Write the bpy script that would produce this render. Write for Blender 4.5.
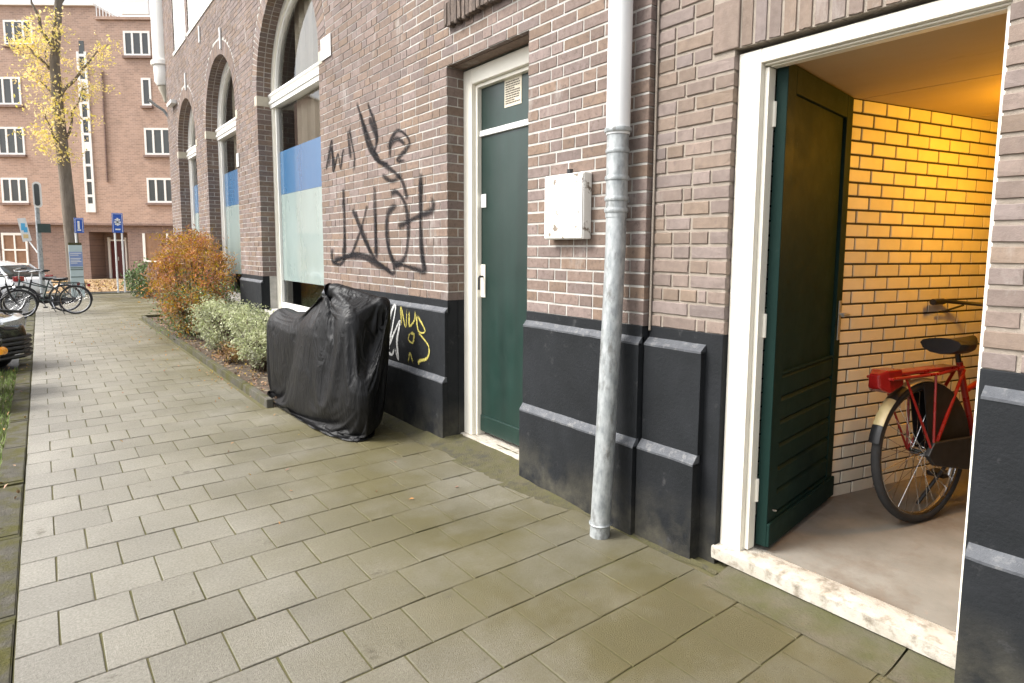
import bpy, bmesh, math, random
import numpy as np
from mathutils import Matrix, Vector, noise as mn
random.seed(7); rng = np.random.default_rng(7)
scene = bpy.context.scene
col = scene.collection
for o in list(bpy.data.objects): bpy.data.objects.remove(o)
R = math.radians
# ------------------------------------------------------------------ camera
cam = bpy.data.cameras.new('camera'); co = bpy.data.objects.new('camera', cam); col.objects.link(co)
cam.sensor_width = 36; cam.lens = 609/1024*36
cam.shift_x = -10/1024; cam.shift_y = -30.5/1024
cam.clip_start = .05; cam.clip_end = 900
RC = Matrix(((0.786, 0.056, -0.616), (-0.619, 0.082, -0.781), (0.007, 0.995, 0.099)))
z = RC.col[2].normalized(); x = (RC.col[0] - z*RC.col[0].dot(z)).normalized(); y = z.cross(x)
co.matrix_world = Matrix(((x.x, y.x, z.x, 0), (x.y, y.y, z.y, 0), (x.z, y.z, z.z, 1.65), (0, 0, 0, 1)))
scene.camera = co
# ------------------------------------------------------------------ world, sun, exposure
SUN_EL, SUN_AZ = 48, -62          # degrees; azimuth from +Y (street) towards +X
w = bpy.data.worlds.new('World'); scene.world = w; w.use_nodes = True
nt = w.node_tree; nt.nodes.clear()
sky = nt.nodes.new('ShaderNodeTexSky'); sky.sky_type = 'NISHITA'; sky.sun_disc = False
sky.sun_elevation = R(SUN_EL); sky.sun_rotation = R(SUN_AZ); sky.air_density = 1.0; sky.dust_density = 4.0
hs = nt.nodes.new('ShaderNodeHueSaturation'); hs.inputs['Saturation'].default_value = .22
bg = nt.nodes.new('ShaderNodeBackground'); bg.inputs['Strength'].default_value = .15
wo = nt.nodes.new('ShaderNodeOutputWorld')
nt.links.new(sky.outputs[0], hs.inputs['Color']); nt.links.new(hs.outputs[0], bg.inputs['Color']); nt.links.new(bg.outputs[0], wo.inputs[0])
sl = bpy.data.lights.new('sun', 'SUN'); so = bpy.data.objects.new('sun', sl); col.objects.link(so)
sl.energy = 1.5; sl.angle = R(25); sl.color = (1, .97, .92)
sd = Vector((math.sin(R(SUN_AZ))*math.cos(R(SUN_EL)), math.cos(R(SUN_AZ))*math.cos(R(SUN_EL)), math.sin(R(SUN_EL))))
so.rotation_euler = sd.to_track_quat('Z', 'Y').to_euler()
so.location = (-4, 6, 14)
vs = scene.view_settings
scene.display_settings.display_device = 'sRGB'
vs.view_transform = 'Standard'; vs.look = 'None'; vs.gamma = 1; vs.use_curve_mapping = False
vs.exposure = 1.35
# ------------------------------------------------------------------ materials
def pm(name, c1, c2=None, sc=6, rough=.7, bump=0., bsc=80, metal=0., spec=.5, rnd=None, rv=.3, c3=None, sc3=3, t3=.55, w3=.08, stretch=(1, 1, 1),
       coat=0., zfade=None, xfade=None, bd=.01, huev=0., leaf=0., courses=None, crease=0., weather=0., c4=None, sc4=2., t4=.62, w4=.06, st4=(1, 1, 1)):
    """procedural material in world coordinates: two-tone noise, optional third tone in blotches, random tint per piece, bump"""
    m = bpy.data.materials.new(name); m.use_nodes = True
    t = m.node_tree; N = t.nodes; L = t.links; b = N['Principled BSDF']
    g = N.new('ShaderNodeNewGeometry'); mp = N.new('ShaderNodeMapping'); mp.inputs['Scale'].default_value = stretch
    L.new(g.outputs['Position'], mp.inputs['Vector'])
    def nz(s, det=5, ro=.6):
        n = N.new('ShaderNodeTexNoise'); n.inputs['Scale'].default_value = s; n.inputs['Detail'].default_value = det; n.inputs['Roughness'].default_value = ro
        L.new(mp.outputs[0], n.inputs['Vector']); return n.outputs['Fac']
    def mix(fac, a, bb):
        q = N.new('ShaderNodeMix'); q.data_type = 'RGBA'
        if isinstance(fac, float): q.inputs[0].default_value = fac
        else: L.new(fac, q.inputs[0])
        for i, v in ((6, a), (7, bb)):
            if isinstance(v, tuple): q.inputs[i].default_value = (*v, 1)
            else: L.new(v, q.inputs[i])
        return q.outputs[2]
    def mr(v, a, bb, c=0., d=1.):
        q = N.new('ShaderNodeMapRange'); q.inputs[1].default_value = a; q.inputs[2].default_value = bb; q.inputs[3].default_value = c; q.inputs[4].default_value = d
        L.new(v, q.inputs[0]); return q.outputs[0]
    def mul(a, bb, op='MULTIPLY'):
        q = N.new('ShaderNodeMath'); q.operation = op; L.new(a, q.inputs[0])
        if isinstance(bb, float): q.inputs[1].default_value = bb
        else: L.new(bb, q.inputs[1])
        return q.outputs[0]
    c = c1
    if c2: c = mix(mr(nz(sc), .3, .7), c1, c2)
    if rnd:
        if rnd == 'obj': r = N.new('ShaderNodeObjectInfo').outputs['Random']
        else:
            a = N.new('ShaderNodeAttribute'); a.attribute_name = 'tint'; r = a.outputs['Fac']
        h = N.new('ShaderNodeHueSaturation'); L.new(mr(r, 0, 1, 1-rv, 1+rv), h.inputs['Value'])
        if huev:
            r2 = mul(mul(r, 7.31), 1., 'FRACT') if False else mul(r, 7.31)
            fr = N.new('ShaderNodeMath'); fr.operation = 'FRACT'; L.new(r2, fr.inputs[0])
            L.new(mr(fr.outputs[0], 0, 1, .5-huev, .5+huev), h.inputs['Hue'])
            L.new(mr(fr.outputs[0], 0, 1, .75, 1.25), h.inputs['Saturation'])
        if isinstance(c, tuple): h.inputs['Color'].default_value = (*c, 1)
        else: L.new(c, h.inputs['Color'])
        c = h.outputs[0]
    if c3:
        f = mr(nz(sc3, 7, .65), t3-w3, t3+w3)
        sp = N.new('ShaderNodeSeparateXYZ'); L.new(g.outputs['Position'], sp.inputs[0])
        if zfade: f = mul(f, mr(sp.outputs[2], zfade[0], zfade[1], 1, 0))
        if xfade: f = mul(f, mr(sp.outputs[0], xfade[0], xfade[1], 0, 1))
        c = mix(f, c, c3)
    if weather or c4:
        m2 = N.new('ShaderNodeMapping'); m2.inputs['Scale'].default_value = st4; m2.inputs['Location'].default_value = (3.1, 7.7, 1.3); L.new(g.outputs['Position'], m2.inputs['Vector'])
    if weather:   # broad soot and wash differences
        n3 = N.new('ShaderNodeTexNoise'); n3.inputs['Scale'].default_value = 1.1; n3.inputs['Detail'].default_value = 6; n3.inputs['Roughness'].default_value = .62; L.new(m2.outputs[0], n3.inputs['Vector'])
        h3 = N.new('ShaderNodeHueSaturation'); L.new(mr(n3.outputs['Fac'], .32, .68, 1-weather, 1+weather*.7), h3.inputs['Value'])
        if isinstance(c, tuple): h3.inputs['Color'].default_value = (*c, 1)
        else: L.new(c, h3.inputs['Color'])
        c = h3.outputs[0]
    if c4:
        n4 = N.new('ShaderNodeTexNoise'); n4.inputs['Scale'].default_value = sc4; n4.inputs['Detail'].default_value = 9; n4.inputs['Roughness'].default_value = .7; L.new(m2.outputs[0], n4.inputs['Vector'])
        c = mix(mr(n4.outputs['Fac'], t4-w4, t4+w4), c, c4)
    if courses:   # far brickwork: too far away to build
        d1 = N.new('ShaderNodeVectorMath'); d1.operation = 'DOT_PRODUCT'; d1.inputs[1].default_value = courses; L.new(g.outputs['Position'], d1.inputs[0])
        s1 = N.new('ShaderNodeSeparateXYZ'); L.new(g.outputs['Position'], s1.inputs[0])
        cx = N.new('ShaderNodeCombineXYZ'); L.new(d1.outputs['Value'], cx.inputs[0]); L.new(s1.outputs[2], cx.inputs[1])
        bt = N.new('ShaderNodeTexBrick'); L.new(cx.outputs[0], bt.inputs['Vector']); bt.inputs['Scale'].default_value = 1.
        bt.inputs['Brick Width'].default_value = .24; bt.inputs['Row Height'].default_value = .085; bt.inputs['Mortar Size'].default_value = .012
        bt.inputs['Color1'].default_value = (.78, .78, .78, 1); bt.inputs['Color2'].default_value = (1.1, 1.08, 1.05, 1); bt.inputs['Mortar'].default_value = (1.15, 1.2, 1.25, 1)
        qm = N.new('ShaderNodeMix'); qm.data_type = 'RGBA'; qm.blend_type = 'MULTIPLY'; qm.inputs[0].default_value = 1; L.new(c, qm.inputs[6]); L.new(bt.outputs['Color'], qm.inputs[7]); c = qm.outputs[2]
    if isinstance(c, tuple): b.inputs['Base Color'].default_value = (*c, 1)
    else: L.new(c, b.inputs['Base Color'])
    if leaf:
        tl = N.new('ShaderNodeBsdfTranslucent'); ms_ = N.new('ShaderNodeMixShader'); ms_.inputs[0].default_value = leaf
        L.new(c, tl.inputs[0]); L.new(b.outputs[0], ms_.inputs[1]); L.new(tl.outputs[0], ms_.inputs[2]); L.new(ms_.outputs[0], N['Material Output'].inputs[0])
    rr = mr(nz(sc*2.3), .25, .75, max(rough-.09, .02), min(rough+.09, 1)); L.new(rr, b.inputs['Roughness'])
    b.inputs['Metallic'].default_value = metal; b.inputs['Specular IOR Level'].default_value = spec
    b.inputs['Coat Weight'].default_value = coat; b.inputs['Coat Roughness'].default_value = .04
    if bump:
        bp = N.new('ShaderNodeBump'); bp.inputs['Strength'].default_value = bump; bp.inputs['Distance'].default_value = bd
        hh = nz(bsc, 8, .7)
        if crease:   # sharp creases: folded noise
            n2 = N.new('ShaderNodeTexNoise'); n2.inputs['Scale'].default_value = crease; n2.inputs['Detail'].default_value = 3; n2.inputs['Distortion'].default_value = 1.2
            L.new(mp.outputs[0], n2.inputs['Vector']); ab = mul(mul(n2.outputs['Fac'], .5, 'SUBTRACT'), 1., 'MULTIPLY')
            av = N.new('ShaderNodeMath'); av.operation = 'ABSOLUTE'; L.new(ab, av.inputs[0])
            hh = mul(mul(av.outputs[0], -3.5, 'MULTIPLY'), mul(hh, .5), 'ADD')
        L.new(hh, bp.inputs['Height']); L.new(bp.outputs[0], b.inputs['Normal'])
    return m
BR1, BR2, BR3 = (.160, .113, .091), (.218, .157, .128), (.102, .075, .062)
bk = dict(sc=22, rough=.85, bump=.5, bsc=140, rv=.17, huev=.012, c3=BR3, sc3=34, t3=.62, w3=.10, bd=.006, weather=.15, st4=(1, 1, .35), c4=(.36, .33, .30), sc4=3.5, t4=.68, w4=.09)
M = {}
M['brick'] = pm('brick_clay', BR1, BR2, rnd='obj', **bk)
M['bricks'] = pm('brick_clay_field', BR1, BR2, rnd='attr', **bk)
BQ1, BQ2 = (.180, .136, .112), (.235, .180, .150)
bq = dict(bk); bq.update(rv=.16, c3=(.16, .12, .10), t3=.66)
M['brick2'] = pm('brick_shed', BQ1, BQ2, rnd='obj', **bq)
M['bricks2'] = pm('brick_shed_field', BQ1, BQ2, rnd='attr', **bq)
M['mortar'] = pm('white_pointing', (.56, .54, .50), (.34, .32, .29), 7, .9, .5, 160)
M['mortar2'] = pm('beige_mortar', (.34, .29, .24), (.25, .21, .17), 14, .95, .6, 120)
M['gbrick'] = pm('glazed_cream_brick', (.76, .715, .60), (.69, .645, .53), 9, .5, .12, 40, rnd='obj', rv=.07, bd=.004)
M['gmortar'] = pm('dark_joint', (.055, .045, .035), (.035, .03, .022), 20, .9, .4, 150)
M['plinth'] = pm('black_plinth_paint', (.015, .0165, .019), (.010, .0115, .013), 5, .7, .5, 55, spec=.22, c4=(.045, .045, .046), sc4=7, t4=.66, w4=.05, weather=.3, c3=(.085, .078, .058), sc3=4., t3=.53, w3=.14, zfade=(.0, .36), bd=.006)
M['ledge'] = pm('worn_skylit_ledge_paint', (.085, .09, .10), (.05, .054, .062), 14, .6, .5, 70, c3=(.15, .15, .15), sc3=25, t3=.6)  # plinth paint, slightly worn grey, with sky light on the slopes mixed into its colour
M['white'] = pm('cream_white_paint', (.84, .80, .70), (.79, .75, .65), 5, .38, .15, 60, c3=(.42, .38, .31), sc3=18, t3=.73, w3=.05)
M['whitew'] = pm('window_white_paint', (.86, .84, .79), (.82, .80, .75), 4, .38, .05, 60)
M['thresh'] = pm('worn_threshold', (.56, .52, .45), (.42, .38, .31), 11, .8, .7, 70, c3=(.20, .165, .12), sc3=16, t3=.61, w3=.10, bd=.012)
M['green'] = pm('dark_green_paint', (.009, .026, .0205), (.011, .032, .0255), 2.5, .36, .10, 20, spec=.5, bd=.004, weather=.25, st4=(1, 5, .5), c4=(.035, .055, .048), sc4=9, t4=.70, w4=.05)
M['green2'] = pm('old_green_paint', (.006, .020, .0165), (.008, .025, .020), 3, .6, .15, 30, spec=.12, c3=(.05, .055, .05), sc3=9, t3=.72, w3=.05, bd=.004)
M['zinc'] = pm('galvanised_pipe', (.50, .52, .52), (.24, .26, .265), 30, .5, .1, 60, metal=.45, c3=(.17, .17, .16), sc3=13, t3=.60, w3=.07, stretch=(1, 1, .45))
M['pipew'] = pm('white_pipe_paint', (.80, .80, .79), (.70, .71, .71), 6, .45, .1, 40, c3=(.16, .15, .13), sc3=14, t3=.70, w3=.04, stretch=(1, 1, .35))
M['boxw'] = pm('scuffed_white_metal', (.82, .80, .76), (.74, .72, .67), 4, .5, .1, 40, c3=(.20, .16, .12), sc3=11, t3=.61, w3=.03)
M['steel'] = pm('brushed_steel', (.55, .54, .51), (.45, .44, .41), 20, .35, .05, 90, metal=.8)
M['alu'] = pm('pale_bar', (.68, .68, .66), (.6, .6, .58), 10, .4)
M['tile'] = pm('concrete_tile', (.170, .158, .130), (.305, .288, .247), 85, .54, 1., 190, rnd='obj', rv=.13, c3=(.100, .085, .032), sc3=1.0, t3=.34, w3=.22, xfade=(-.05, 1.7), bd=.008, weather=.17, c4=(.085, .072, .045), sc4=5.5, t4=.67, w4=.05)
M['tiles'] = pm('concrete_tile_far', (.170, .158, .130), (.305, .288, .247), 85, .54, 1., 190, rnd='attr', rv=.13, c3=(.100, .085, .032), sc3=1.0, t3=.34, w3=.22, xfade=(-.05, 1.7), bd=.008, weather=.17, c4=(.085, .072, .045), sc4=5.5, t4=.67, w4=.05)
M['joint'] = pm('mossy_joint_sand', (.10, .084, .042), (.09, .088, .026), 9, .95, .6, 90)
M['moss'] = pm('moss_and_grit', (.085, .08, .028), (.105, .09, .05), 9, .97, .9, 90, c3=(.06, .055, .04), sc3=12, t3=.58, bd=.02)
M['mossc'] = pm('mossy_concrete', (.12, .105, .068), (.09, .08, .05), 6, .93, .9, 60, c3=(.075, .074, .024), sc3=5, t3=.52, w3=.14, bd=.012)
M['kerb'] = pm('kerb_concrete', (.125, .115, .095), (.085, .08, .065), 14, .95, 1., 60, spec=.15, rnd='obj', rv=.12, c3=(.085, .08, .028), sc3=6, t3=.52, w3=.10, bd=.015)
M['asphalt'] = pm('asphalt', (.06, .06, .058), (.045, .045, .045), 30, .9, .5, 150)
M['soil'] = pm('bed_soil', (.12, .085, .055), (.07, .05, .035), 12, .97, 1., 40, c3=(.30, .25, .17), sc3=9, t3=.60, w3=.06, bd=.03)
M['floor'] = pm('shed_concrete', (.25, .236, .205), (.175, .163, .138), 3.5, .7, .25, 60, c3=(.16, .13, .10), sc3=3.0, t3=.60, w3=.10)
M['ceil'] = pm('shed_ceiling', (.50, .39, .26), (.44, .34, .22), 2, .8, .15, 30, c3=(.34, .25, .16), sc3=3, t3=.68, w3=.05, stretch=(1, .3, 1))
M['plaster'] = pm('shed_plaster', (.30, .26, .20), (.25, .22, .17), 3, .85, .2, 40)
M['stone'] = pm('impost_stone', (.50, .45, .36), (.42, .38, .30), 10, .8, .3, 60)
M['rough'] = pm('eroded_brick', (.20, .15, .12), (.12, .095, .08), 30, .95, 1., 70, rnd='obj', rv=.2, bd=.02)
M['tarp'] = pm('black_nylon_cover', (.0045, .0045, .005), (.007, .007, .0075), 5, .42, .32, 30, spec=.25, stretch=(1, 1.5, .38), bd=.03, crease=6)
M['black'] = pm('black_plastic', (.012, .012, .013), (.02, .02, .021), 8, .5)
M['rubber'] = pm('tyre_rubber', (.017, .017, .018), (.028, .027, .026), 20, .8, .2, 90)
M['chrome'] = pm('chrome', (.62, .62, .62), (.5, .5, .5), 15, .22, metal=1.)
M['red'] = pm('red_bike_paint', (.34, .016, .012), (.26, .012, .01), 6, .3, coat=.4)
M['redlens'] = pm('red_lens', (.28, .012, .01), (.2, .008, .007), 10, .15, coat=.6)
M['cream'] = pm('cream_mudguard', (.62, .50, .26), (.5, .4, .2), 8, .4)
M['carblk'] = pm('black_car_paint', (.012, .013, .015), (.016, .017, .02), 3, .18, coat=.9)
M['carwht'] = pm('white_car_paint', (.80, .80, .80), (.75, .75, .76), 3, .25, coat=.6)
M['cglass'] = pm('dark_car_glass', (.02, .026, .026), (.03, .036, .036), 2, .1, spec=.4)
M['lens'] = pm('headlight_lens', (.5, .52, .53), (.25, .26, .27), 30, .08, coat=1.)
M['amber'] = pm('amber_lens', (.85, .36, .02), (.75, .28, .02), 20, .3)
M['fbrick'] = pm('far_pink_brick', (.46, .315, .245), (.41, .28, .215), 1.2, .9, .3, 30, courses=(.786, -.619, 0), c3=(.38, .26, .20), sc3=.6, t3=.6)
M['fbrick2'] = pm('far_dark_brick', (.27, .185, .15), (.22, .15, .125), 2, .9, .3, 30, courses=(.786, -.619, 0))
M['dglass'] = pm('dark_pane', (.035, .04, .04), (.055, .06, .058), .8, .08, spec=.6)
M['reddoor'] = pm('dark_red_door', (.11, .018, .018), (.085, .014, .014), 4, .4)
M['wood'] = pm('brown_wood', (.20, .10, .05), (.28, .16, .09), 4, .6)
M['bluesign'] = pm('blue_sign', (.02, .10, .46), (.018, .085, .42), 5, .35)
M['signw'] = pm('sign_white', (.80, .80, .78), (.76, .76, .74), 8, .4)
M['paleblue'] = pm('pale_blue_panel', (.50, .60, .62), (.45, .55, .57), 6, .4)
M['midblue'] = pm('mid_blue_panel', (.20, .28, .52), (.25, .33, .56), 9, .4)
M['skyblue'] = pm('flag_blue', (.09, .42, .72), (.12, .48, .76), 5, .6)
M['flagy'] = pm('flag_yellow', (.75, .55, .25), (.8, .62, .35), 5, .6)
M['dgreen'] = pm('dark_green_plate', (.03, .055, .05), (.04, .065, .06), 5, .5)
M['bark'] = pm('tree_bark', (.23, .19, .15), (.13, .105, .08), 9, .95, 1., 25, stretch=(1, 1, .25), bd=.04)
M['twig'] = pm('shrub_twig', (.10, .065, .04), (.07, .05, .03), 20, .9)
M['leafy'] = pm('yellow_leaf', (.80, .63, .20), (.86, .74, .34), 3, .6, rnd='attr', rv=.25, huev=.02, leaf=.35)
M['leafo'] = pm('orange_leaf', (.46, .16, .022), (.36, .26, .06), 2.6, .6, rnd='attr', rv=.35, huev=.035, leaf=.3)
M['leafg'] = pm('pale_variegated_leaf', (.30, .33, .15), (.50, .51, .33), 30, .55, rnd='attr', rv=.4, huev=.02, leaf=.2)
M['leafd'] = pm('green_leaf', (.10, .16, .05), (.15, .20, .07), 6, .6, rnd='attr', rv=.35, huev=.03)
M['leafb'] = pm('fallen_leaf', (.33, .20, .08), (.42, .27, .12), 5, .8, rnd='attr', rv=.4, huev=.03)
M['litter'] = pm('leaf_litter', (.30, .20, .10), (.38, .26, .14), 6, .95, .8, 20)
M['grass'] = pm('grass_blade', (.13, .20, .04), (.20, .25, .065), 4, .7, rnd='attr', rv=.35)
M['turf'] = pm('turf_soil', (.065, .075, .03), (.09, .075, .04), 8, .95, .8, 50)
M['paper'] = pm('notice_paper', (.66, .60, .48), (.60, .54, .42), 12, .8)
M['ink'] = pm('dark_print', (.09, .075, .06), (.12, .10, .08), 30, .8)
M['curtain'] = pm('beige_curtain', (.52, .45, .35), (.46, .40, .31), 6, .9)
M['room'] = pm('dim_room', (.12, .12, .115), (.10, .10, .095), 2, .9)
M['blind'] = pm('frosted_film', (.23, .30, .285), (.34, .42, .40), 1.2, .3, coat=1., stretch=(1, 1, .35))
M['bluefilm'] = pm('blue_film', (.026, .12, .26), (.036, .15, .31), 1.2, .3, coat=1., stretch=(1, 1, .35))
def glassmat(name, tint=(.98, 1., .995)):
    m = bpy.data.materials.new(name); m.use_nodes = True; t = m.node_tree; N = t.nodes; L = t.links; N.clear()
    f = N.new('ShaderNodeFresnel'); f.inputs[0].default_value = 1.6
    a = N.new('ShaderNodeBsdfTransparent'); a.inputs[0].default_value = (*tint, 1)
    g = N.new('ShaderNodeBsdfGlossy'); g.inputs['Roughness'].default_value = .02
    x = N.new('ShaderNodeMixShader'); o = N.new('ShaderNodeOutputMaterial')
    L.new(f.outputs[0], x.inputs[0]); L.new(a.outputs[0], x.inputs[1]); L.new(g.outputs[0], x.inputs[2]); L.new(x.outputs[0], o.inputs[0])
    return m
M['glass'] = glassmat('window_glass')
def spraymat(name, c, dens=.9):
    """spray paint: opaque in the middle of the stroke, speckled towards its edges (UV v runs across the stroke)"""
    m = bpy.data.materials.new(name); m.use_nodes = True; t = m.node_tree; N = t.nodes; L = t.links
    b = N['Principled BSDF']; b.inputs['Base Color'].default_value = (*c, 1); b.inputs['Roughness'].default_value = .9; b.inputs['Specular IOR Level'].default_value = .1
    a = N.new('ShaderNodeAttribute'); a.attribute_name = 'edge'
    g = N.new('ShaderNodeNewGeometry'); n = N.new('ShaderNodeTexNoise'); n.inputs['Scale'].default_value = 55; n.inputs['Detail'].default_value = 8
    L.new(g.outputs['Position'], n.inputs['Vector'])
    s = N.new('ShaderNodeMath'); s.operation = 'ADD'; L.new(a.outputs['Fac'], s.inputs[0]); L.new(n.outputs['Fac'], s.inputs[1])
    r = N.new('ShaderNodeMapRange'); r.inputs[1].default_value = .72; r.inputs[2].default_value = 1.42; r.inputs[3].default_value = 0; r.inputs[4].default_value = dens
    L.new(s.outputs[0], r.inputs[0])
    tr = N.new('ShaderNodeBsdfTransparent'); x = N.new('ShaderNodeMixShader'); o = N['Material Output']
    L.new(r.outputs[0], x.inputs[0]); L.new(tr.outputs[0], x.inputs[1]); L.new(b.outputs[0], x.inputs[2]); L.new(x.outputs[0], o.inputs[0])
    return m
M['spray'] = spraymat('black_spray', (.018, .017, .019), .9)
M['sprayw'] = spraymat('white_spray', (.75, .75, .73), 1.)
M['sprayy'] = spraymat('yellow_spray', (.60, .52, .14), .95)
# ------------------------------------------------------------------ object helpers
WM = {}
def link(o, parent=None):
    col.objects.link(o)
    if parent is not None:
        o.parent = parent; o.matrix_parent_inverse = WM.get(parent.name, Matrix.Identity(4)).inverted()
    return o
def thing(name, label, cat, loc=(0, 0, 0), group=None):
    o = bpy.data.objects.new(name, None); o.location = loc; col.objects.link(o); o.empty_display_size = .1
    WM[o.name] = Matrix.Translation(loc)
    o['label'] = label; o['category'] = cat
    if group: o['group'] = group
    return o
def tag(o, label=None, cat=None, group=None, kind=None):
    if label: o['label'] = label
    if cat: o['category'] = cat
    if group: o['group'] = group
    if kind: o['kind'] = kind
    return o
class MB:
    def __init__(s, mt=None): s.v = []; s.f = []; s.t = []; s.mt = mt
    def quadmesh(s, vs, fs, tint=None):
        n = len(s.v); m = s.mt
        for p in vs:
            p = Vector(p); s.v.append(m @ p if m else p)
            s.t.append(tint if tint is not None else .5)
        s.f += [[i+n for i in f] for f in fs]; return s
    def box(s, a, b, tint=None, skip=()):
        x0, y0, z0 = [min(p, q) for p, q in zip(a, b)]; x1, y1, z1 = [max(p, q) for p, q in zip(a, b)]
        vs = [(x0, y0, z0), (x1, y0, z0), (x1, y1, z0), (x0, y1, z0), (x0, y0, z1), (x1, y0, z1), (x1, y1, z1), (x0, y1, z1)]
        return s.quadmesh(vs, [(0, 3, 2, 1), (4, 5, 6, 7), (0, 1, 5, 4), (1, 2, 6, 5), (2, 3, 7, 6), (3, 0, 4, 7)], tint)
    def obox(s, c, u, v, n, tint=None):
        """box: centre c, half axis vectors u, v, n"""
        c, u, v, n = map(Vector, (c, u, v, n)); vs = []
        for k in (-1, 1):
            for a, b in ((-1, -1), (1, -1), (1, 1), (-1, 1)): vs.append(c+u*a+v*b+n*k)
        fs = [(0, 3, 2, 1), (4, 5, 6, 7), (0, 1, 5, 4), (1, 2, 6, 5), (2, 3, 7, 6), (3, 0, 4, 7)]
        if u.cross(v).dot(n) < 0: fs = [f[::-1] for f in fs]
        return s.quadmesh(vs, fs, tint)
    def tube(s, pts, r, n=10, cap=True):
        pts = [Vector(p) for p in pts]; rs = r if isinstance(r, (list, tuple)) else [r]*len(pts)
        vs = []; fs = []; up = None
        for i, p in enumerate(pts):
            d = (pts[min(i+1, len(pts)-1)]-pts[max(i-1, 0)]).normalized()
            if up is None: up = Vector((0, 0, 1)) if abs(d.z) < .9 else Vector((0, 1, 0))
            a = d.cross(up).normalized(); b = a.cross(d).normalized(); up = b
            for k in range(n):
                t = 2*math.pi*k/n; vs.append(p+(a*math.cos(t)+b*math.sin(t))*rs[i])
        for i in range(len(pts)-1):
            for k in range(n):
                k2 = (k+1) % n; fs.append((i*n+k, i*n+k2, (i+1)*n+k2, (i+1)*n+k))
        if cap: fs.append(tuple(range(n))[::-1]); fs.append(tuple((len(pts)-1)*n+k for k in range(n)))
        return s.quadmesh(vs, [f[::-1] for f in fs])
    def prism(s, prof, a, b, ax):
        """closed 2-D profile extruded along axis ax ('x','y','z') from a to b"""
        n = len(prof); vs = []
        for t in (a, b):
            for p, q in prof: vs.append({'y': (p, t, q), 'x': (t, p, q), 'z': (p, q, t)}[ax])
        fs = [(i, (i+1) % n, n+(i+1) % n, n+i) for i in range(n)]+[tuple(range(n))[::-1], tuple(range(n, 2*n))]
        return s.quadmesh(vs, fs)
    def loft(s, rings, closed=True, caps=True):
        n = len(rings[0]); vs = [p for r in rings for p in r]; fs = []
        for i in range(len(rings)-1):
            for k in range(n if closed else n-1):
                k2 = (k+1) % n; fs.append((i*n+k, i*n+k2, (i+1)*n+k2, (i+1)*n+k))
        if caps: fs.append(tuple(range(n))[::-1]); fs.append(tuple((len(rings)-1)*n+k for k in range(n)))
        return s.quadmesh(vs, fs)
    def torus(s, c, ax, r, rr, n=28, m=8, a0=0., a1=2*math.pi, ref=None, flat=1.):
        ax = Vector(ax).normalized(); u = Vector(ref) if ref else (Vector((0, 0, 1)) if abs(ax.z) < .9 else Vector((1, 0, 0)))
        u = (u-ax*u.dot(ax)).normalized(); v = ax.cross(u); full = abs(a1-a0-2*math.pi) < 1e-6; c = Vector(c); rings = []
        for i in range(n if full else n+1):
            t = a0+(a1-a0)*i/n; d = u*math.cos(t)+v*math.sin(t)
            rings.append([c+d*(r+rr*math.cos(2*math.pi*k/m))+ax*rr*flat*math.sin(2*math.pi*k/m) for k in range(m)])
        if full: rings.append(rings[0])
        return s.loft(rings, caps=not full)
    def build(s, name, mat, parent=None, smooth=False, bevel=0., fix=True, angle=40):
        me = bpy.data.meshes.new(name); me.from_pydata([tuple(v) for v in s.v], [], s.f)
        a = me.attributes.new('tint', 'FLOAT', 'POINT'); a.data.foreach_set('value', s.t)
        if fix:
            b = bmesh.new(); b.from_mesh(me)
            bmesh.ops.recalc_face_normals(b, faces=b.faces[:]); b.to_mesh(me); b.free()
        me.materials.append(M[mat])
        if smooth:
            me.polygons.foreach_set('use_smooth', [True]*len(me.polygons)); me.set_sharp_from_angle(angle=R(angle))
        o = bpy.data.objects.new(name, me); link(o, parent)
        if bevel:
            q = o.modifiers.new('bevel', 'BEVEL'); q.width = bevel; q.segments = 2; q.limit_method = 'ANGLE'
        return o
def struct(mb, name, mat, **k):
    o = mb.build(name, mat, **k); o['kind'] = 'structure'; return o
# ------------------------------------------------------------------ brickwork
def brick_variants(name, mat, n=6, seed=1, bev=(.016, .05), chip=.010):
    rr = random.Random(seed); out = []
    for k in range(n):
        nu = 5; vs = []; fs = []
        # outer ring at n=-.12 (just behind the face), inner ring on the face, back open; x in -.5...5, z in -.5...5, y=outward
        def ring(iu, iv, yy, j):
            pts = []
            for i in range(nu): pts.append((-.5+iu+(1-2*iu)*i/(nu-1), -.5+iv))
            for i in range(1, 3): pts.append((.5-iu, -.5+iv+(1-2*iv)*i/3))
            for i in range(nu): pts.append((.5-iu-(1-2*iu)*i/(nu-1), .5-iv))
            for i in range(1, 3): pts.append((-.5+iu, .5-iv-(1-2*iv)*i/3))
            return [(p+rr.uniform(-j, j)*.35, yy+rr.uniform(-j, j)*.6, q+rr.uniform(-j, j)) for p, q in pts]
        A = ring(0, 0, -1, 0); B = ring(0, 0, -.10, chip); C = ring(*bev, 0, chip*.8); m = len(A)
        vs = A+B+C
        for r in (0, m):
            for i in range(m): fs.append((r+i, r+(i+1) % m, r+m+(i+1) % m, r+m+i))
        fs.append(tuple(2*m+i for i in range(m)))
        me = bpy.data.meshes.new(name); me.from_pydata(vs, [], fs)
        b = bmesh.new(); b.from_mesh(me); bmesh.ops.recalc_face_normals(b, faces=b.faces[:]); b.to_mesh(me); b.free()
        me.materials.append(M[mat]); out.append(me)
    return out
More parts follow.
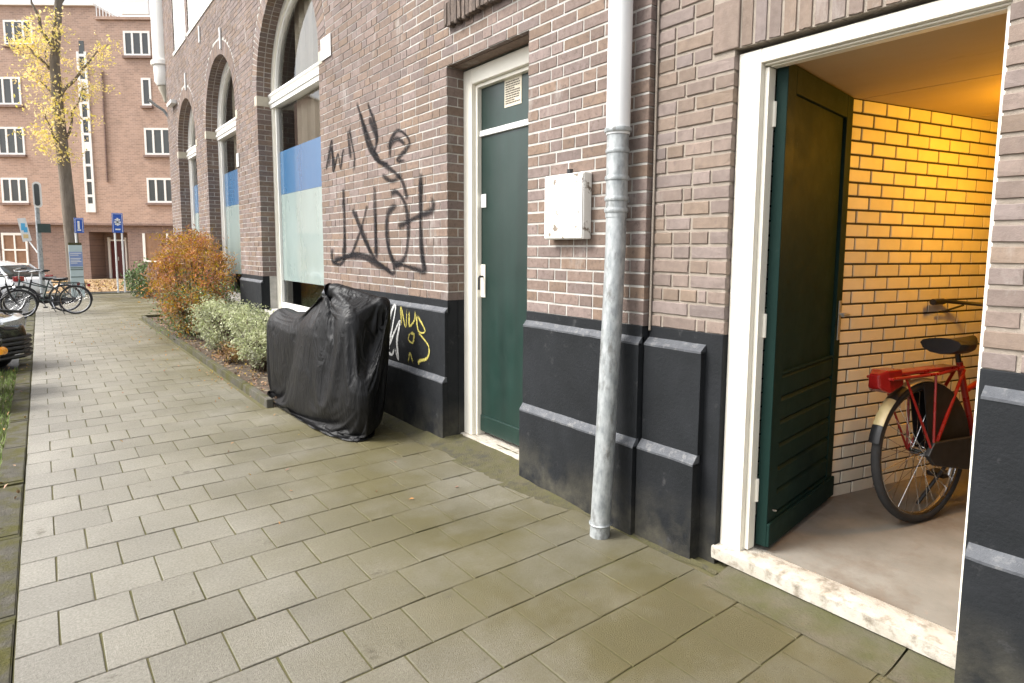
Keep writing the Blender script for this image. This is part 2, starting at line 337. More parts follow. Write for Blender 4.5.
def place_piece(mesh, name, parent, c, u, n, su, sv, sn):
    o = bpy.data.objects.new(name, mesh); link(o, parent)
    u = Vector(u).normalized(); n = Vector(n).normalized(); zz = Vector((0, 0, 1)) if abs(n.z) < .5 else u.cross(n)
    m = Matrix(((u.x*su, n.x*sn, zz.x*sv, c[0]), (u.y*su, n.y*sn, zz.y*sv, c[1]), (u.z*su, n.z*sn, zz.z*sv, c[2]), (0, 0, 0, 1)))
    o.matrix_basis = m
    return o
def wild_row(a, b, rr, S, Hd, j, first=None):
    """bricks of one course between a and b: random stretchers and headers, S and Hd are pitches"""
    out = []; p = a
    st = first if first is not None else rr.choice((0, .25, .5, .75))
    if st: q = min(a+S*st, b); out.append((a, q-j)); p = q
    while p < b-1e-4:
        L = S if rr.random() < .62 else Hd
        q = p+L
        if b-q < .05: q = b+j
        out.append((p, min(q-j, b))); p = q
    return [(s, e) for s, e in out if e-s > .015]
CAMP = Vector((0, 0, 1.65))
def emit_bricks(cands, parent, variants, stuffmat, limit, name='brick', stuffname='brick_field', zlim=None):
    """cands: (centre, u, n, su, sv, depth). The largest seen ones become objects, the rest one mesh"""
    def score(c):
        p = Vector(c[0]); d = p-CAMP; l = d.length
        s = c[3]*c[4]*abs(d.normalized().dot(Vector(c[2])))/(l*l)
        if zlim and p.z > zlim(p.y): s *= .001
        return s
    cands = sorted(cands, key=score, reverse=True)
    rr = random.Random(3)
    for c in cands[:limit]:
        cc, u, n, su, sv, dp = c
        q = Vector(cc)+Vector(n)*rr.uniform(-.0018, .0018)
        place_piece(rr.choice(variants), name, parent, q, u, n, su, sv, dp)
    if len(cands) > limit:
        mb = MB()
        for cc, u, n, su, sv, dp in cands[limit:]:
            u = Vector(u).normalized(); n = Vector(n).normalized()
            zz = Vector((0, 0, 1)) if abs(n.z) < .5 else u.cross(n)
            q = Vector(cc)+n*(rr.uniform(-.002, .002)-dp/2)
            mb.obox(q, u*su/2, zz*sv/2, n*dp/2, tint=rr.random())
        o = mb.build(stuffname, stuffmat, parent, fix=False); o['kind'] = 'stuff'
B = 2.68; CO = .0765; Z0 = 1.225
PL_TOP = 1.225
# ================================================================== SETTING
MB().box((-120, -60, -.30), (140, 160, -.14)).build('ground', 'asphalt')['kind'] = 'structure'
pv = struct(MB().box((-.175, -3, -.12), (2.80, 26.3, -.0055)), 'pavement', 'joint')
# paving tiles: half-bond rows across the pavement
TX, TY, J = .276, .3105, .0068
def tile_variants(n=6):
    out = []; rr = random.Random(5)
    for k in range(n):
        me = bpy.data.meshes.new('paving_tile'); vs = []; fs = []
        def ring(i, zz, j): return [(sx*(.5-i)+rr.uniform(-j, j), sy*(.5-i)+rr.uniform(-j, j), zz+rr.uniform(-j, j)*.2) for sx, sy in ((-1, -1), (0, -1), (1, -1), (1, 0), (1, 1), (0, 1), (-1, 1), (-1, 0))]
        vs = ring(0, -1, 0)+ring(0, -.05, .006)+ring(.010, 0, .004)
        for r in (0, 8):
            for i in range(8): fs.append((r+i, r+(i+1) % 8, r+8+(i+1) % 8, r+8+i))
        fs.append(tuple(range(16, 24)))
        me.from_pydata(vs, [], fs); me.materials.append(M['tile']); out.append(me)
    return out
TV = tile_variants(); tc = []
rr = random.Random(11)
k0 = -14
for k in range(k0, 76):
    y0 = 3.06+k*TY; odd = k % 2
    if y0 > 26: break
    xe = 2.60 if y0 < 6.4 else (1.72 if y0 < 16.6 else (2.66 if y0 < 18 else 7.5))
    xs = -.175; edges = [xs]
    nx = xs+(.15 if odd == 0 else TX+.013)
    while nx < xe-.03: edges.append(nx); nx += TX
    edges.append(xe)
    for a, b in zip(edges[:-1], edges[1:]):
        if b-a < .05: continue
        tc.append(((a+b)/2, y0+TY/2, b-a-J*rr.uniform(.7, 1.5), TY-J*rr.uniform(.7, 1.5), y0))
vis = [c for c in tc if c[4] > 1.0]
vis.sort(key=lambda c: (c[1]-0)**2+(c[0])**2)
singles = set(id(c) for c in vis[:300]); mb = MB()
for c in tc:
    h = max(-.0012, min(.002, rr.gauss(0, .001))); tlx, tly = [max(-.005, min(.005, rr.gauss(0, .0025))) for _ in (0, 1)]
    if id(c) in singles:
        o = bpy.data.objects.new('paving_tile', rr.choice(TV)); link(o, pv)
        o.matrix_basis = Matrix.Translation((c[0], c[1], h)) @ Matrix.Rotation(tlx, 4, 'X') @ Matrix.Rotation(tly, 4, 'Y') @ Matrix.Rotation(rr.gauss(0, .007), 4, 'Z') @ Matrix.Diagonal((c[2], c[3], .05, 1))
    else:
        mb.obox((c[0], c[1], h-.025), (c[2]/2, 0, tly*c[2]/2), (0, c[3]/2, tlx*c[3]/2), (0, 0, .025), tint=rr.random())
mb.build('tile_field', 'tiles', pv, fix=False)['kind'] = 'stuff'
# mossy concrete strip against the wall, in slabs
for i, (a, b) in enumerate(((-1.2, -.1), (-.1, .86), (.868, 1.70))):
    q = MB(); nx, ny = 7, 16; x0, x1 = 2.50, 2.79
    vs = [(x0+(x1-x0)*ii/nx+(.006*mn.noise((jj*.9, i, 3)) if ii == 0 else 0), a+(b-a)*jj/ny, (.004+.034*(ii/nx)**1.5)+.004*mn.noise((ii*.7, jj*.6, i*5))) for jj in range(ny+1) for ii in range(nx+1)]
    fs = [(jj*(nx+1)+ii, jj*(nx+1)+ii+1, (jj+1)*(nx+1)+ii+1, (jj+1)*(nx+1)+ii) for jj in range(ny) for ii in range(nx)]
    q.quadmesh(vs, fs).build('edge_slab', 'mossc', pv, smooth=True)
# moss and grit banked against the plinth
q = MB(); ny = 120
ya, yb = 1.72, 6.6
rows = []
for j in range(ny+1):
    yy = ya+(yb-ya)*j/ny
    h = .004+.058*max(0, min(1, (yy-2.2)/1.3))*(1 if yy < 4.7 else .6)+.014*mn.noise((yy*3, 0, 1))+.008*mn.noise((yy*11, 2, 1))
    wd = .03+.19*max(0, min(1, (yy-2.4)/1))+.05*mn.noise((yy*2.2, 5, 1))+.02*mn.noise((yy*9, 5, 1))
    xb = 2.66 if not 3.36 < yy < 4.40 else 2.86
    rows.append([(xb-(wd+(.2 if xb > 2.7 else 0))*(1-t), yy, -.002+max(.004, h)*t**1.6+(.004*mn.noise((yy*25, t*5, 2)) if 0 < t < 1 else 0)) for t in (0, .2, .4, .6, .8, 1)])
q.loft(rows, closed=False, caps=False).build('moss_bank', 'moss', pv, smooth=True)['kind'] = 'stuff'
# tufts of moss in that strip and along joints
def scatter_blades(name, mat, pts, h, wd, lean=.4, parent=None, seed=1, tri=False):
    r = random.Random(seed); mb = MB()
    for p in pts:
        a = r.uniform(0, 6.283); d = Vector((math.cos(a), math.sin(a), 0)); s = Vector((-d.y, d.x, 0)); hh = h*r.uniform(.5, 1.3); p = Vector(p)
        l = d*hh*lean*r.random()
        t = r.random()
        mb.quadmesh([p-s*wd/2, p+s*wd/2, p+l*.4+Vector((0, 0, hh*.6))+s*wd*.35, p+l*.4+Vector((0, 0, hh*.6))-s*wd*.35, p+l+Vector((0, 0, hh))], [(0, 1, 2, 3), (3, 2, 4)], t)
    return mb.build(name, mat, parent, fix=False)
# kerb along the verge, in stones
struct(MB().box((2.804, 17.75, -.12), (7.6, 26.3, -.008)), 'side_pavement', 'joint')
kb = struct(MB().box((-.325, -3, -.14), (-.18, 27, -.012)), 'kerb', 'joint')
kv = MB().box((-.5, -.5, -1), (.5, .5, 0)).build('tmp', 'kerb'); bmk = bmesh.new(); bmk.from_mesh(kv.data)
bmesh.ops.bevel(bmk, geom=[e for e in bmk.edges if all(v.co.z > -.1 for v in e.verts)], offset=.04, segments=2, affect='EDGES')
kme = bpy.data.meshes.new('kerb_stone'); bmk.to_mesh(kme); kme.materials.append(M['kerb']); bpy.data.objects.remove(kv)
yy = -2.6
while yy < 26:
    L = 1.0
    o = bpy.data.objects.new('kerb_stone', kme); link(o, kb)
    o.matrix_basis = Matrix.Translation((-.253+rr.gauss(0, .003), yy+L/2, .006+rr.gauss(0, .003))) @ Matrix.Diagonal((.142, L-.01, .12, 1)); yy += L
# verge, road
struct(MB().box((-1.6, -3, -.14), (-.326, 10.6, -.02)), 'grass_verge', 'turf')
struct(MB().box((-9, -40, -.14), (-1.604, 80, -.10)), 'road', 'asphalt')
struct(MB().box((-1.6, 10.604, -.14), (-.326, 26.3, -.06)), 'parking_strip', 'asphalt')
r = random.Random(2)
tag(scatter_blades('verge_grass', 'grass', [(-.33-1.0*r.random()**1.3, r.uniform(2.2, 10.55), -.02) for _ in range(9000)], .06, .007, .9), 'short green grass growing along the kerb', 'grass', kind='stuff')
# far square: paved ground, leaf strip
struct(MB().box((-20, 26.304, -.14), (60, 28.0, -.03)), 'far_road', 'asphalt')
struct(MB().box((-20, 28.004, -.14), (60, 60, -.015)), 'leafy_strip', 'litter')
fk = struct(MB().box((-20, 26.32, -.14), (60, 26.47, .02)), 'far_kerb', 'kerb')
# planting bed with raised edging
struct(MB().box((1.84, 6.5, -.12), (2.88, 16.5, .03)), 'planting_bed_soil', 'soil')
be = thing('bed_edging', 'low concrete edging strip along the planting bed', 'edging', (1.8, 11, 0))
yy = 6.52
while yy < 16.4:
    MB().box((1.765, yy, -.05), (1.835, yy+.985, .085)).build('edging_stone', 'kerb', be, bevel=.008); yy += 1.0
MB().box((1.775, 16.52, -.05), (2.66, 16.58, .085)).build('edging_stone', 'kerb', be, bevel=.008)
# ================================================================== LEFT BUILDING
bld = thing('brick_building', 'long brown brick building with arched white windows and black plinth', 'building', (2.9, 9, 0))
YN, YF, ZT = 2.28, 17.7, 9.0
DOOR = (3.345, 4.41, .0, 3.1355)
ARCH = [(7.27, 9.86, .72, 3.93), (11.13, 13.42, .70, 3.93), (14.44, 16.47, .70, 3.90)]   # y0, y1, sill z, spring z
UPW = [(14.99, 16.42, 6.12, 8.3), (12.3, 14.75, 6.12, 8.3), (8.9, 11.3, 6.12, 8.3)]
RING = .235; RD = .21
def solid(yv):
    """solid z intervals of the wall at y"""
    iv = [(0., ZT)]
    def cut(a, b):
        nonlocal iv; o = []
        for s, e in iv:
            if b <= s or a >= e: o.append((s, e)); continue
            if a > s: o.append((s, a))
            if b < e: o.append((b, e))
        iv = o
    if DOOR[0] <= yv <= DOOR[1]: cut(DOOR[2]-1, DOOR[3])
    for y0, y1, zs, sp in ARCH:
        if y0 <= yv <= y1:
            c, rad = (y0+y1)/2, (y1-y0)/2
            cut(zs, sp+math.sqrt(max(0, rad*rad-(yv-c)**2)))
    for y0, y1, za, zb in UPW:
        if y0 <= yv <= y1: cut(za, zb)
    return iv
brk = {YN+.006, YF, DOOR[0], DOOR[1]}
for y0, y1, _, _ in ARCH:
    for i in range(41): brk.add((y0+y1)/2-(y1-y0)/2*math.cos(math.pi*i/40))
for y0, y1, _, _ in UPW: brk |= {y0, y1}
brk = sorted(brk); mb = MB(); XM = B+.004
for a, b in zip(brk[:-1], brk[1:]):
    e = 1e-6; ia, ib = solid(a+e), solid(b-e)
    if len(ia) == len(ib):
        for (s0, e0), (s1, e1) in zip(ia, ib): mb.quadmesh([(XM, a, s0), (XM, b, s1), (XM, b, e1), (XM, a, e0)], [(0, 1, 2, 3)])
# reveals (mortar bed) for door and windows
def reveal(mb, poly, x0, x1):
    for (a, b) in zip(poly[:-1], poly[1:]): mb.quadmesh([(x0, *a), (x1, *a), (x1, *b), (x0, *b)], [(0, 1, 2, 3)])
d0, d1, dz0, dz1 = DOOR
reveal(mb, [(d0-.004, 0), (d0-.004, dz1+.004), (d1+.004, dz1+.004), (d1+.004, 0)], XM, 2.98)
for y0, y1, zs, sp in ARCH:
    c, rad = (y0+y1)/2, (y1-y0)/2+.004
    reveal(mb, [(y0-.004, zs)]+[(c-rad*math.cos(math.pi*i/40), sp+rad*math.sin(math.pi*i/40)) for i in range(41)]+[(y1+.004, zs)], XM, 3.02)
for y0, y1, za, zb in UPW: reveal(mb, [(y0, za), (y0, zb), (y1, zb), (y1, za), (y0, za)], XM, 2.90)
# ends, top and back of the building body
mb.quadmesh([(XM, YN+.006, 0), (XM, YN+.006, ZT), (9, YN+.006, ZT), (9, YN+.006, 0)], [(0, 1, 2, 3)])
mb.quadmesh([(XM, YF, 0), (XM, YF, ZT), (9, YF, ZT), (9, YF, 0)], [(0, 1, 2, 3)])
mb.quadmesh([(XM, YN, ZT), (XM, YF, ZT), (9, YF, ZT), (9, YN, ZT)], [(0, 1, 2, 3)])
mb.quadmesh([(9, YN, 0), (9, YF, 0), (9, YF, ZT), (9, YN, ZT)], [(0, 1, 2, 3)])
wall = mb.build('wall', 'mortar', bld, fix=False)
cand = []; rb = random.Random(21); S, HD, JT = .24, .12, .0098
NX = (-1, 0, 0); UY = (0, 1, 0)
def row_intervals(za, zb):
    """free y intervals for a course, with corner flags"""
    cuts = []
    def add(a, b, ring=0., corner=True): cuts.append((a-ring, b+ring, corner))
    if za < DOOR[3]-.01: add(d0, d1)
    for y0, y1, zs, sp in ARCH:
        c, rad = (y0+y1)/2, (y1-y0)/2
        if zb > zs-.01 and za < sp-.02: add(y0, y1)
        elif zb > sp-.02:
            ro = rad+RING+JT; h = max(0, za-sp)
            if h < ro: q = math.sqrt(ro*ro-h*h); add(c-q, c+q, 0, False)
    for y0, y1, a, b in UPW:
        if zb > a and za < b: add(y0, y1, 0, False)
    cuts.sort(); out = []; p = YN; pf = True
    for a, b, cf in cuts:
        if a-p > .02: out.append((p, a, pf, cf))
        p = b; pf = cf
    out.append((p, YF, pf, True)); return out
nrow = int((8.4-Z0)/CO)
for i in range(nrow):
    za = Z0+i*CO; zb = za+CO-JT; zc = (za+zb)/2; sv = zb-za
    for a, b, ca, cb in row_intervals(za, zb):
        isl = rb.random()
        for side, fl in ((0, ca), (1, cb)):
            if not fl: continue
            L, Dp = ((.108, RD), (.228, .099))[(i+side) % 2]
            if b-a < .5 and side == 1: L = .108
            if side == 0 and abs(a-YN) < .01: Dp = .06
            lo, hi = (a, a+L) if side == 0 else (b-L, b)
            cand.append(((B, (lo+hi)/2, zc), UY, NX, hi-lo, sv, Dp))
            edge = a if side == 0 else b
            if Dp < .15 and Dp > .07:      # second brick in the reveal
                nn = (0, -1, 0) if side == 0 else (0, 1, 0); uu = (1, 0, 0) if side == 0 else (-1, 0, 0)
                cand.append(((B+.1105+.05, edge, zc), uu, nn, .099, sv, .05))
            if side == 0: a = hi+JT
            else: b = lo-JT
        if b-a > .03:
            for s, e in wild_row(a, b, rb, S, HD, JT): cand.append(((B, (s+e)/2, zc), UY, NX, e-s, sv*rb.uniform(.97, 1.), .05))
BV = brick_variants('brick', 'brick')
emit_bricks(cand, wall, BV, 'bricks', 300, zlim=lambda yv: 2.42+.3*yv)
# soldier course over the door opening, arch rings
mb = MB()
for y0, y1, zs, sp in ARCH:
    c, rad = (y0+y1)/2, (y1-y0)/2; n = int(math.pi*(rad+RING/2)/CO)
    for i in range(n):
        t = math.pi*(i+.5)/n; dr = Vector((0, -math.cos(t), math.sin(t))); dt = Vector((0, math.sin(t), math.cos(t)))
        wt = (math.pi*rad/n-.010)/2; k = (rad+RING)/rad
        for (ra, rb2, da, db) in ((rad, rad+RING, 0, .10), (rad, rad+.11, .111, RD)):
            w0, w1 = wt, wt*(rb2/rad); vs = []
            j = random.uniform(-.0015, .0015)
            for xx in (B+da+j, B+db):
                for rr_, ww, sg in ((ra, w0, -1), (ra, w0, 1), (rb2, w1, 1), (rb2, w1, -1)):
                    p = Vector((xx, c, sp))+dr*rr_+dt*ww*sg; vs.append(p)
            mb.quadmesh(vs, [(0, 1, 2, 3), (7, 6, 5, 4), (0, 4, 5, 1), (1, 5, 6, 2), (2, 6, 7, 3), (3, 7, 4, 0)], random.random())
o = mb.build('voussoir', 'bricks', wall); o['kind'] = 'stuff'
# eroded projecting brick hood above the door
hood = MB(); yv = 4.37
rh = random.Random(4)
hood_me = brick_variants('hood_brick', 'rough', 5, 9, (.05, .03), .05)
while yv > 3.0:
    L = .052
    o = place_piece(rh.choice(hood_me), 'hood_brick', wall, (B-.05-rh.uniform(0, .012), yv-L/2, 3.505+rh.uniform(-.012, .012)), UY, NX, L-.006, .17+rh.uniform(-.02, .02), .09)
    yv -= L
MB().box((B+.052, d0-.003, dz1-.003), (2.842, d1+.003, dz1+.0035)).build('lintel_underside', 'bricks', bld)
# impost stones
for y0, y1, zs, sp in ARCH:
    for e, sgn in ((y0, -1), (y1, 1)):
        a, b = (e, e+.12) if sgn > 0 else (e-.12, e)
        MB().box((B-.004, a-.003*(sgn > 0), sp-.145), (B+RD+.004, b+.003*(sgn < 0), sp+.002)).build('impost_stone', 'stone', bld, bevel=.006)
# plinth: stepped black panels with sloping ledges
def plinth(parent, ya, yb, xf, e0=0., e1=0., out=0.):
    xa, xl, xu = xf-.004, xf-.058-out, xf-.030-out*.6   # flush strip, lower face, upper face
    back = xf+.10
    prof = [(back, -.10), (xf-.003, -.10), (xf-.003, PL_TOP), (back, PL_TOP)]
    MB().prism(prof, ya, yb, 'y').build('plinth_core', 'plinth', parent, bevel=.004)
    a, b = ya+e0, yb-e1
    for (z0, z1, xo, xi, dz, nm) in ((-.10, .525, xl, xu, .045, 'plinth_base'), (.571, 1.125, xu, xf-.003, .038, 'plinth_panel')):
        j = .0
        pr = [(xf-.004, z0), (xo, z0), (xo, z1), (xf-.004, z1)]
        if nm == 'plinth_panel': pr = [(xf-.0035, .5695), (xo, .5695), (xo, z1), (xf-.0035, z1)]
        # slightly uneven rendered face
        ys = np.linspace(a, b, max(3, int((b-a)/.06))); rows = []
        for yv in ys:
            w = .003*mn.noise((yv*6, z0*3, 1))
            rows.append([(pr[0][0], yv, pr[0][1]), (pr[1][0]+w, yv, pr[1][1])]+[(pr[1][0]+w*.6+.003*mn.noise((yv*5, zz*5, 7)), yv, zz) for zz in np.linspace(pr[1][1], pr[2][1], 8)[1:-1]]+[(pr[2][0]+w, yv, pr[2][1]), (pr[3][0], yv, pr[3][1])])
        pn = MB().loft(rows).build(nm, 'plinth', parent, smooth=True, angle=35)
        lp = []
        for yv in ys:
            w = .004*mn.noise((yv*9, z0*3, 4))
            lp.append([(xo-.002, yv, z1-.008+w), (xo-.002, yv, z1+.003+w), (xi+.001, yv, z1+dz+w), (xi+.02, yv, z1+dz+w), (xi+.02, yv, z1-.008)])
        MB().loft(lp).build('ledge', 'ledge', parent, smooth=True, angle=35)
plinth(bld, YN+.005, d0-.0, B)
plinth(bld, d1, ARCH[0][0], B)
for (a, b) in ((ARCH[0][1], ARCH[1][0]), (ARCH[1][1], ARCH[2][0]), (ARCH[2][1], YF)): plinth(bld, a, b, B)
for y0, y1, zs, sp in ARCH: MB().box((B+.004, y0+.002, -.1), (2.9, y1-.002, zs-.07)).build('plinth_core', 'plinth', bld)
# black reveals beside the door (painted plinth returns)
MB().box((B+.1005, d1-.004, -.1), (2.86, d1+.05, PL_TOP)).build('plinth_core', 'plinth', bld)
# arched windows
def arch_ring(c, sp, ro, ri, zb, x0, x1, n=32):
    """frame following jambs and arch"""
    def path(rad): return [(c-rad, zb)]+[(c-rad*math.cos(math.pi*i/n), sp+rad*math.sin(math.pi*i/n)) for i in range(n+1)]+[(c+rad, zb)]
    po, pi_ = path(ro), path(ri); rows = [[(x0, *a), (x0, *b), (x1, *b), (x1, *a)] for a, b in zip(po, pi_)]
    return MB().loft(rows)
for ai, (y0, y1, zs, sp) in enumerate(ARCH):
    c, rad = (y0+y1)/2, (y1-y0)/2; xg = 2.955
    wn = arch_ring(c, sp, rad-.001, rad-.085, zs, 2.885, 3.0).build('window', 'white' if ai == 0 else 'whitew', bld, smooth=True, angle=30)
    arch_ring(c, sp, rad-.085, rad-.135, zs+.05, 2.915, 2.985).build('sash', 'whitew', wn, smooth=True, angle=30)
    MB().box((2.92, y0+.086, zs), (2.985, y1-.086, zs+.10)).build('sash', 'whitew', wn, bevel=.004)
    prof = [(2.99, sp-.17), (2.87, sp-.17), (2.86, sp-.12), (2.845, sp-.11), (2.845, sp-.07), (2.87, sp-.06), (2.855, sp-.02), (2.84, sp-.0), (2.84, sp+.03), (2.99, sp+.055)]
    MB().prism(prof, y0+.004, y1-.004, 'y').build('transom', 'whitew', wn)
    MB().box((2.78, y0+.004, zs-.068), (3.0, y1-.004, zs-.002)).build('sill', 'whitew', wn, bevel=.006)
    n = 32; rg = rad-.10
    pts = [(xg, c-rg, zs+.06)]+[(xg, c-rg*math.cos(math.pi*i/n), sp+rg*math.sin(math.pi*i/n)) for i in range(n+1)]+[(xg, c+rg, zs+.06)]
    zt = sp-.05
    lower = [(xg, c-rg, zs+.06), (xg, c-rg, zt), (xg, c+rg, zt), (xg, c+rg, zs+.06)]
    upper = [(xg, c-rg, zt+.01)]+pts[1:-1]+[(xg, c+rg, zt+.01)]
    for pl in (lower, upper):
        MB().quadmesh(pl, [tuple(range(len(pl)))]).build('pane', 'glass', wn, fix=False)
    MB().box((2.951, c-rg, 2.47), (2.953, c+rg, 3.11)).build('blue_film', 'bluefilm', wn)
    MB().box((2.951, c-rg, 1.165), (2.953, c+rg, 2.468)).build('frosted_film', 'blind', wn)
    n_ = 60; MB().loft([[(3.10+.025*math.sin(k*1.05)+.01*math.sin(k*2.7), y0-.1+(c+.75-y0+.1)*k/n_, z_) for z_ in (3.12, 5.4)] for k in range(n_+1)], closed=False, caps=False).build('curtain', 'curtain', wn, smooth=True)
    q = MB(); q.box((3.02, y0-.6, .4), (3.03, y0-.006, 5.6)); q.box((3.02, y1+.006, .4), (3.03, y1+.6, 5.6)); q.box((6.5, y0-.6, .3), (6.6, y1+.6, 5.8)); q.box((3.03, y0-.7, .3), (6.5, y0-.6, 5.8)); q.box((3.03, y1+.6, .3), (6.5, y1+.7, 5.8)); q.box((3.03, y0-.6, .2), (6.5, y1+.6, .3)); q.box((3.03, y0-.6, 5.8), (6.5, y1+.6, 5.9))
    q.build('room_shell', 'room', wn)
for y0, y1, za, zb in UPW:
    wn = MB().box((2.70, y0, za), (2.88, y0+.09, zb)).box((2.70, y1-.09, za), (2.88, y1, zb)).box((2.70, y0+.09, za), (2.88, y1-.09, za+.09)).box((2.70, y0+.09, zb-.09), (2.88, y1-.09, zb)).build('window', 'whitew', bld)
    MB().box((2.66, y0-.03, za-.07), (2.90, y1+.03, za-.002)).build('sill', 'whitew', wn, bevel=.005)
    MB().box((2.715, y0+.09, za+.09), (2.735, y1-.09, zb-.09)).build('pane', 'signw', wn)  # opaque white pane: blown-out daylight on the glass is put into its colour
# wall anchors, plates
for yv, zv, h in ((11.9, 5.28, .36), (13.56, 5.78, .32), (15.15, 5.22, .36), (9.2, 5.6, .34)):
    MB().box((B-.03, yv-.025, zv-h/2), (B-.003, yv+.025, zv+h/2)).build('wall_anchor', 'signw', bld, bevel=.004)
MB().box((B-.015, 6.86, 3.80), (B-.003, 7.15, 4.04)).build('wall_plate', 'signw', bld, bevel=.003)
MB().box((B-.12, 16.35, 4.98), (B-.003, 16.95, 5.06)).build('bracket_box', 'signw', bld, bevel=.004)
MB().box((B-.02, 11.05-.07, 3.0), (B-.003, 11.05+.05, 3.22)).build('wall_plate', 'signw', bld, bevel=.003)
# round white corner oriel with ring and tapering foot
pts = []
def lathe(mb, c, prof, n=28):
    rings = [[(c[0]+r_*math.cos(2*math.pi*k/n), c[1]+r_*math.sin(2*math.pi*k/n), z_) for k in range(n)] for r_, z_ in prof]
    return mb.loft(rings)
orl = lathe(MB(), (2.72, 17.95), [(.20, 5.68), (.25, 5.78), (.26, 6.10), (.26, 9.0)]).build('corner_oriel', 'whitew', bld, smooth=True)
lathe(MB(), (2.72, 17.95), [(.262, 6.14), (.31, 6.16), (.31, 6.26), (.262, 6.28)]).build('ring_moulding', 'whitew', orl, smooth=True, angle=30)
lathe(MB(), (2.72, 17.95), [(.06, 5.30), (.10, 5.45), (.17, 5.60), (.17, 5.678)]).build('oriel_foot', 'stone', orl, smooth=True)
MB().tube([(2.30, 17.8, 5.28), (2.45, 17.8, 5.16), (2.62, 17.8, 5.06), (2.72, 17.78, 4.9), (2.74, 17.78, 4.4)], .035, 8).build('waste_pipe', 'zinc', orl, smooth=True)
# ---- front door
XD = 2.915
fr = MB()
fr.box((2.84, d1-.125, .06), (2.965, d1+.0, 3.12-.002)); fr.box((2.84, d0, .06), (2.965, d0+.125, 3.118)); fr.box((2.84, d0+.125, 2.995), (2.965, d1-.125, 3.117))
dfr = fr.build('door_frame', 'white', bld, bevel=.006)
fr = MB(); fr.box((2.875, d1-.155, .06), (2.96, d1-.127, 2.99)); fr.box((2.875, d0+.127, .06), (2.96, d0+.155, 2.99)); fr.box((2.875, d0+.156, 2.965), (2.96, d1-.156, 2.993))
fr.build('door_stop', 'white', dfr, bevel=.004)
dl = MB().box((XD, d0+.156, .16), (XD+.045, d1-.156, 2.575)).build('door', 'green', bld, bevel=.003)
MB().box((XD-.012, d0+.157, .10), (XD+.045, d1-.157, .24)).build('kick_rail', 'green', dl, bevel=.006)
MB().box((XD, d0+.156, 2.625), (XD+.045, d1-.156, 2.963)).build('top_panel', 'green', dl, bevel=.003)
MB().box((XD-.02, d0+.156, 2.577), (XD+.045, d1-.156, 2.623)).build('transom_bar', 'alu', dl, bevel=.004)
MB().box((XD-.010, d1-.235, 2.0), (XD-.001, d1-.160, 2.11)).build('lock_plate', 'alu', dl, bevel=.002)
lp = MB().box((XD-.011, d1-.225, 1.255), (XD-.001, d1-.150, 1.53)).build('handle_plate', 'white', dl, bevel=.003)
MB().tube([(XD-.012, d1-.20, 1.43), (XD-.05, d1-.20, 1.43), (XD-.055, d1-.20, 1.42), (XD-.055, d1-.20, 1.32)], .009, 8).build('door_handle', 'black', lp)
nt_ = MB().box((XD-.004, 3.715, 2.755), (XD-.001, 3.93, 2.975)).build('notice', 'paper', dl)
q = MB(); rn = random.Random(8)
for i in range(10):
    zz = 2.94-i*.0175; a = 3.915; nw = 0
    while a > 3.745:
        L = rn.uniform(.012, .04); 
        if i in (3, 8) and a < 3.80: break
        q.box((XD-.0062, max(a-L, 3.735), zz-.004), (XD-.0045, a, zz+.004)); a -= L+.006
q.build('notice_lines', 'ink', dl)
MB().box((2.80, d0-.0, -.05), (2.99, d1+.0, .062)).build('door_step', 'thresh', bld, bevel=.008)
MB().box((3.0, d0-.3, 0), (3.05, d1+.3, 3.3)).build('backing_panel', 'room', bld)
# graffiti
def stroke(name, mat, parent, lines, X, wd, seed=0):
    mb = MB(); edge = []; r = random.Random(seed); lay = 0
    for li, ln in enumerate(lines):
        P = [Vector((a, b)) for a, b in ln]
        # Catmull-Rom
        Q = []
        for i in range(len(P)-1):
            p0, p1, p2, p3 = P[max(i-1, 0)], P[i], P[i+1], P[min(i+2, len(P)-1)]
            n = max(3, int((p2-p1).length/.03))
            for k in range(n):
                t = k/n; Q.append(.5*((2*p1)+(p2-p0)*t+(2*p0-5*p1+4*p2-p3)*t*t+(3*p1-p0-3*p2+p3)*t**3))
        Q.append(P[-1]); W = wd*r.uniform(.8, 1.25); xx = X-.00035*li
        vs = []; fs = []
        for i, p in enumerate(Q):
            d = (Q[min(i+1, len(Q)-1)]-Q[max(i-1, 0)]).normalized(); s = Vector((-d.y, d.x)); ww = W*(.9+.25*math.sin(i*.35+li))
            for e in (-1, -.45, 0, .45, 1): vs.append((xx, *(p+s*ww*e/2)))
        for i in range(len(Q)-1):
            for k in range(4): fs.append((i*5+k, i*5+k+1, (i+1)*5+k+1, (i+1)*5+k))
        mb.quadmesh(vs, fs)
        for i in range(len(Q)):
            end = min(1, min(i, len(Q)-1-i)/2.+.25)
            edge += [0, .65*end, .85*end, .65*end, 0]
    o = mb.build(name, mat, parent, fix=False)
    a = o.data.attributes.new('edge', 'FLOAT', 'POINT'); a.data.foreach_set('value', edge); return o
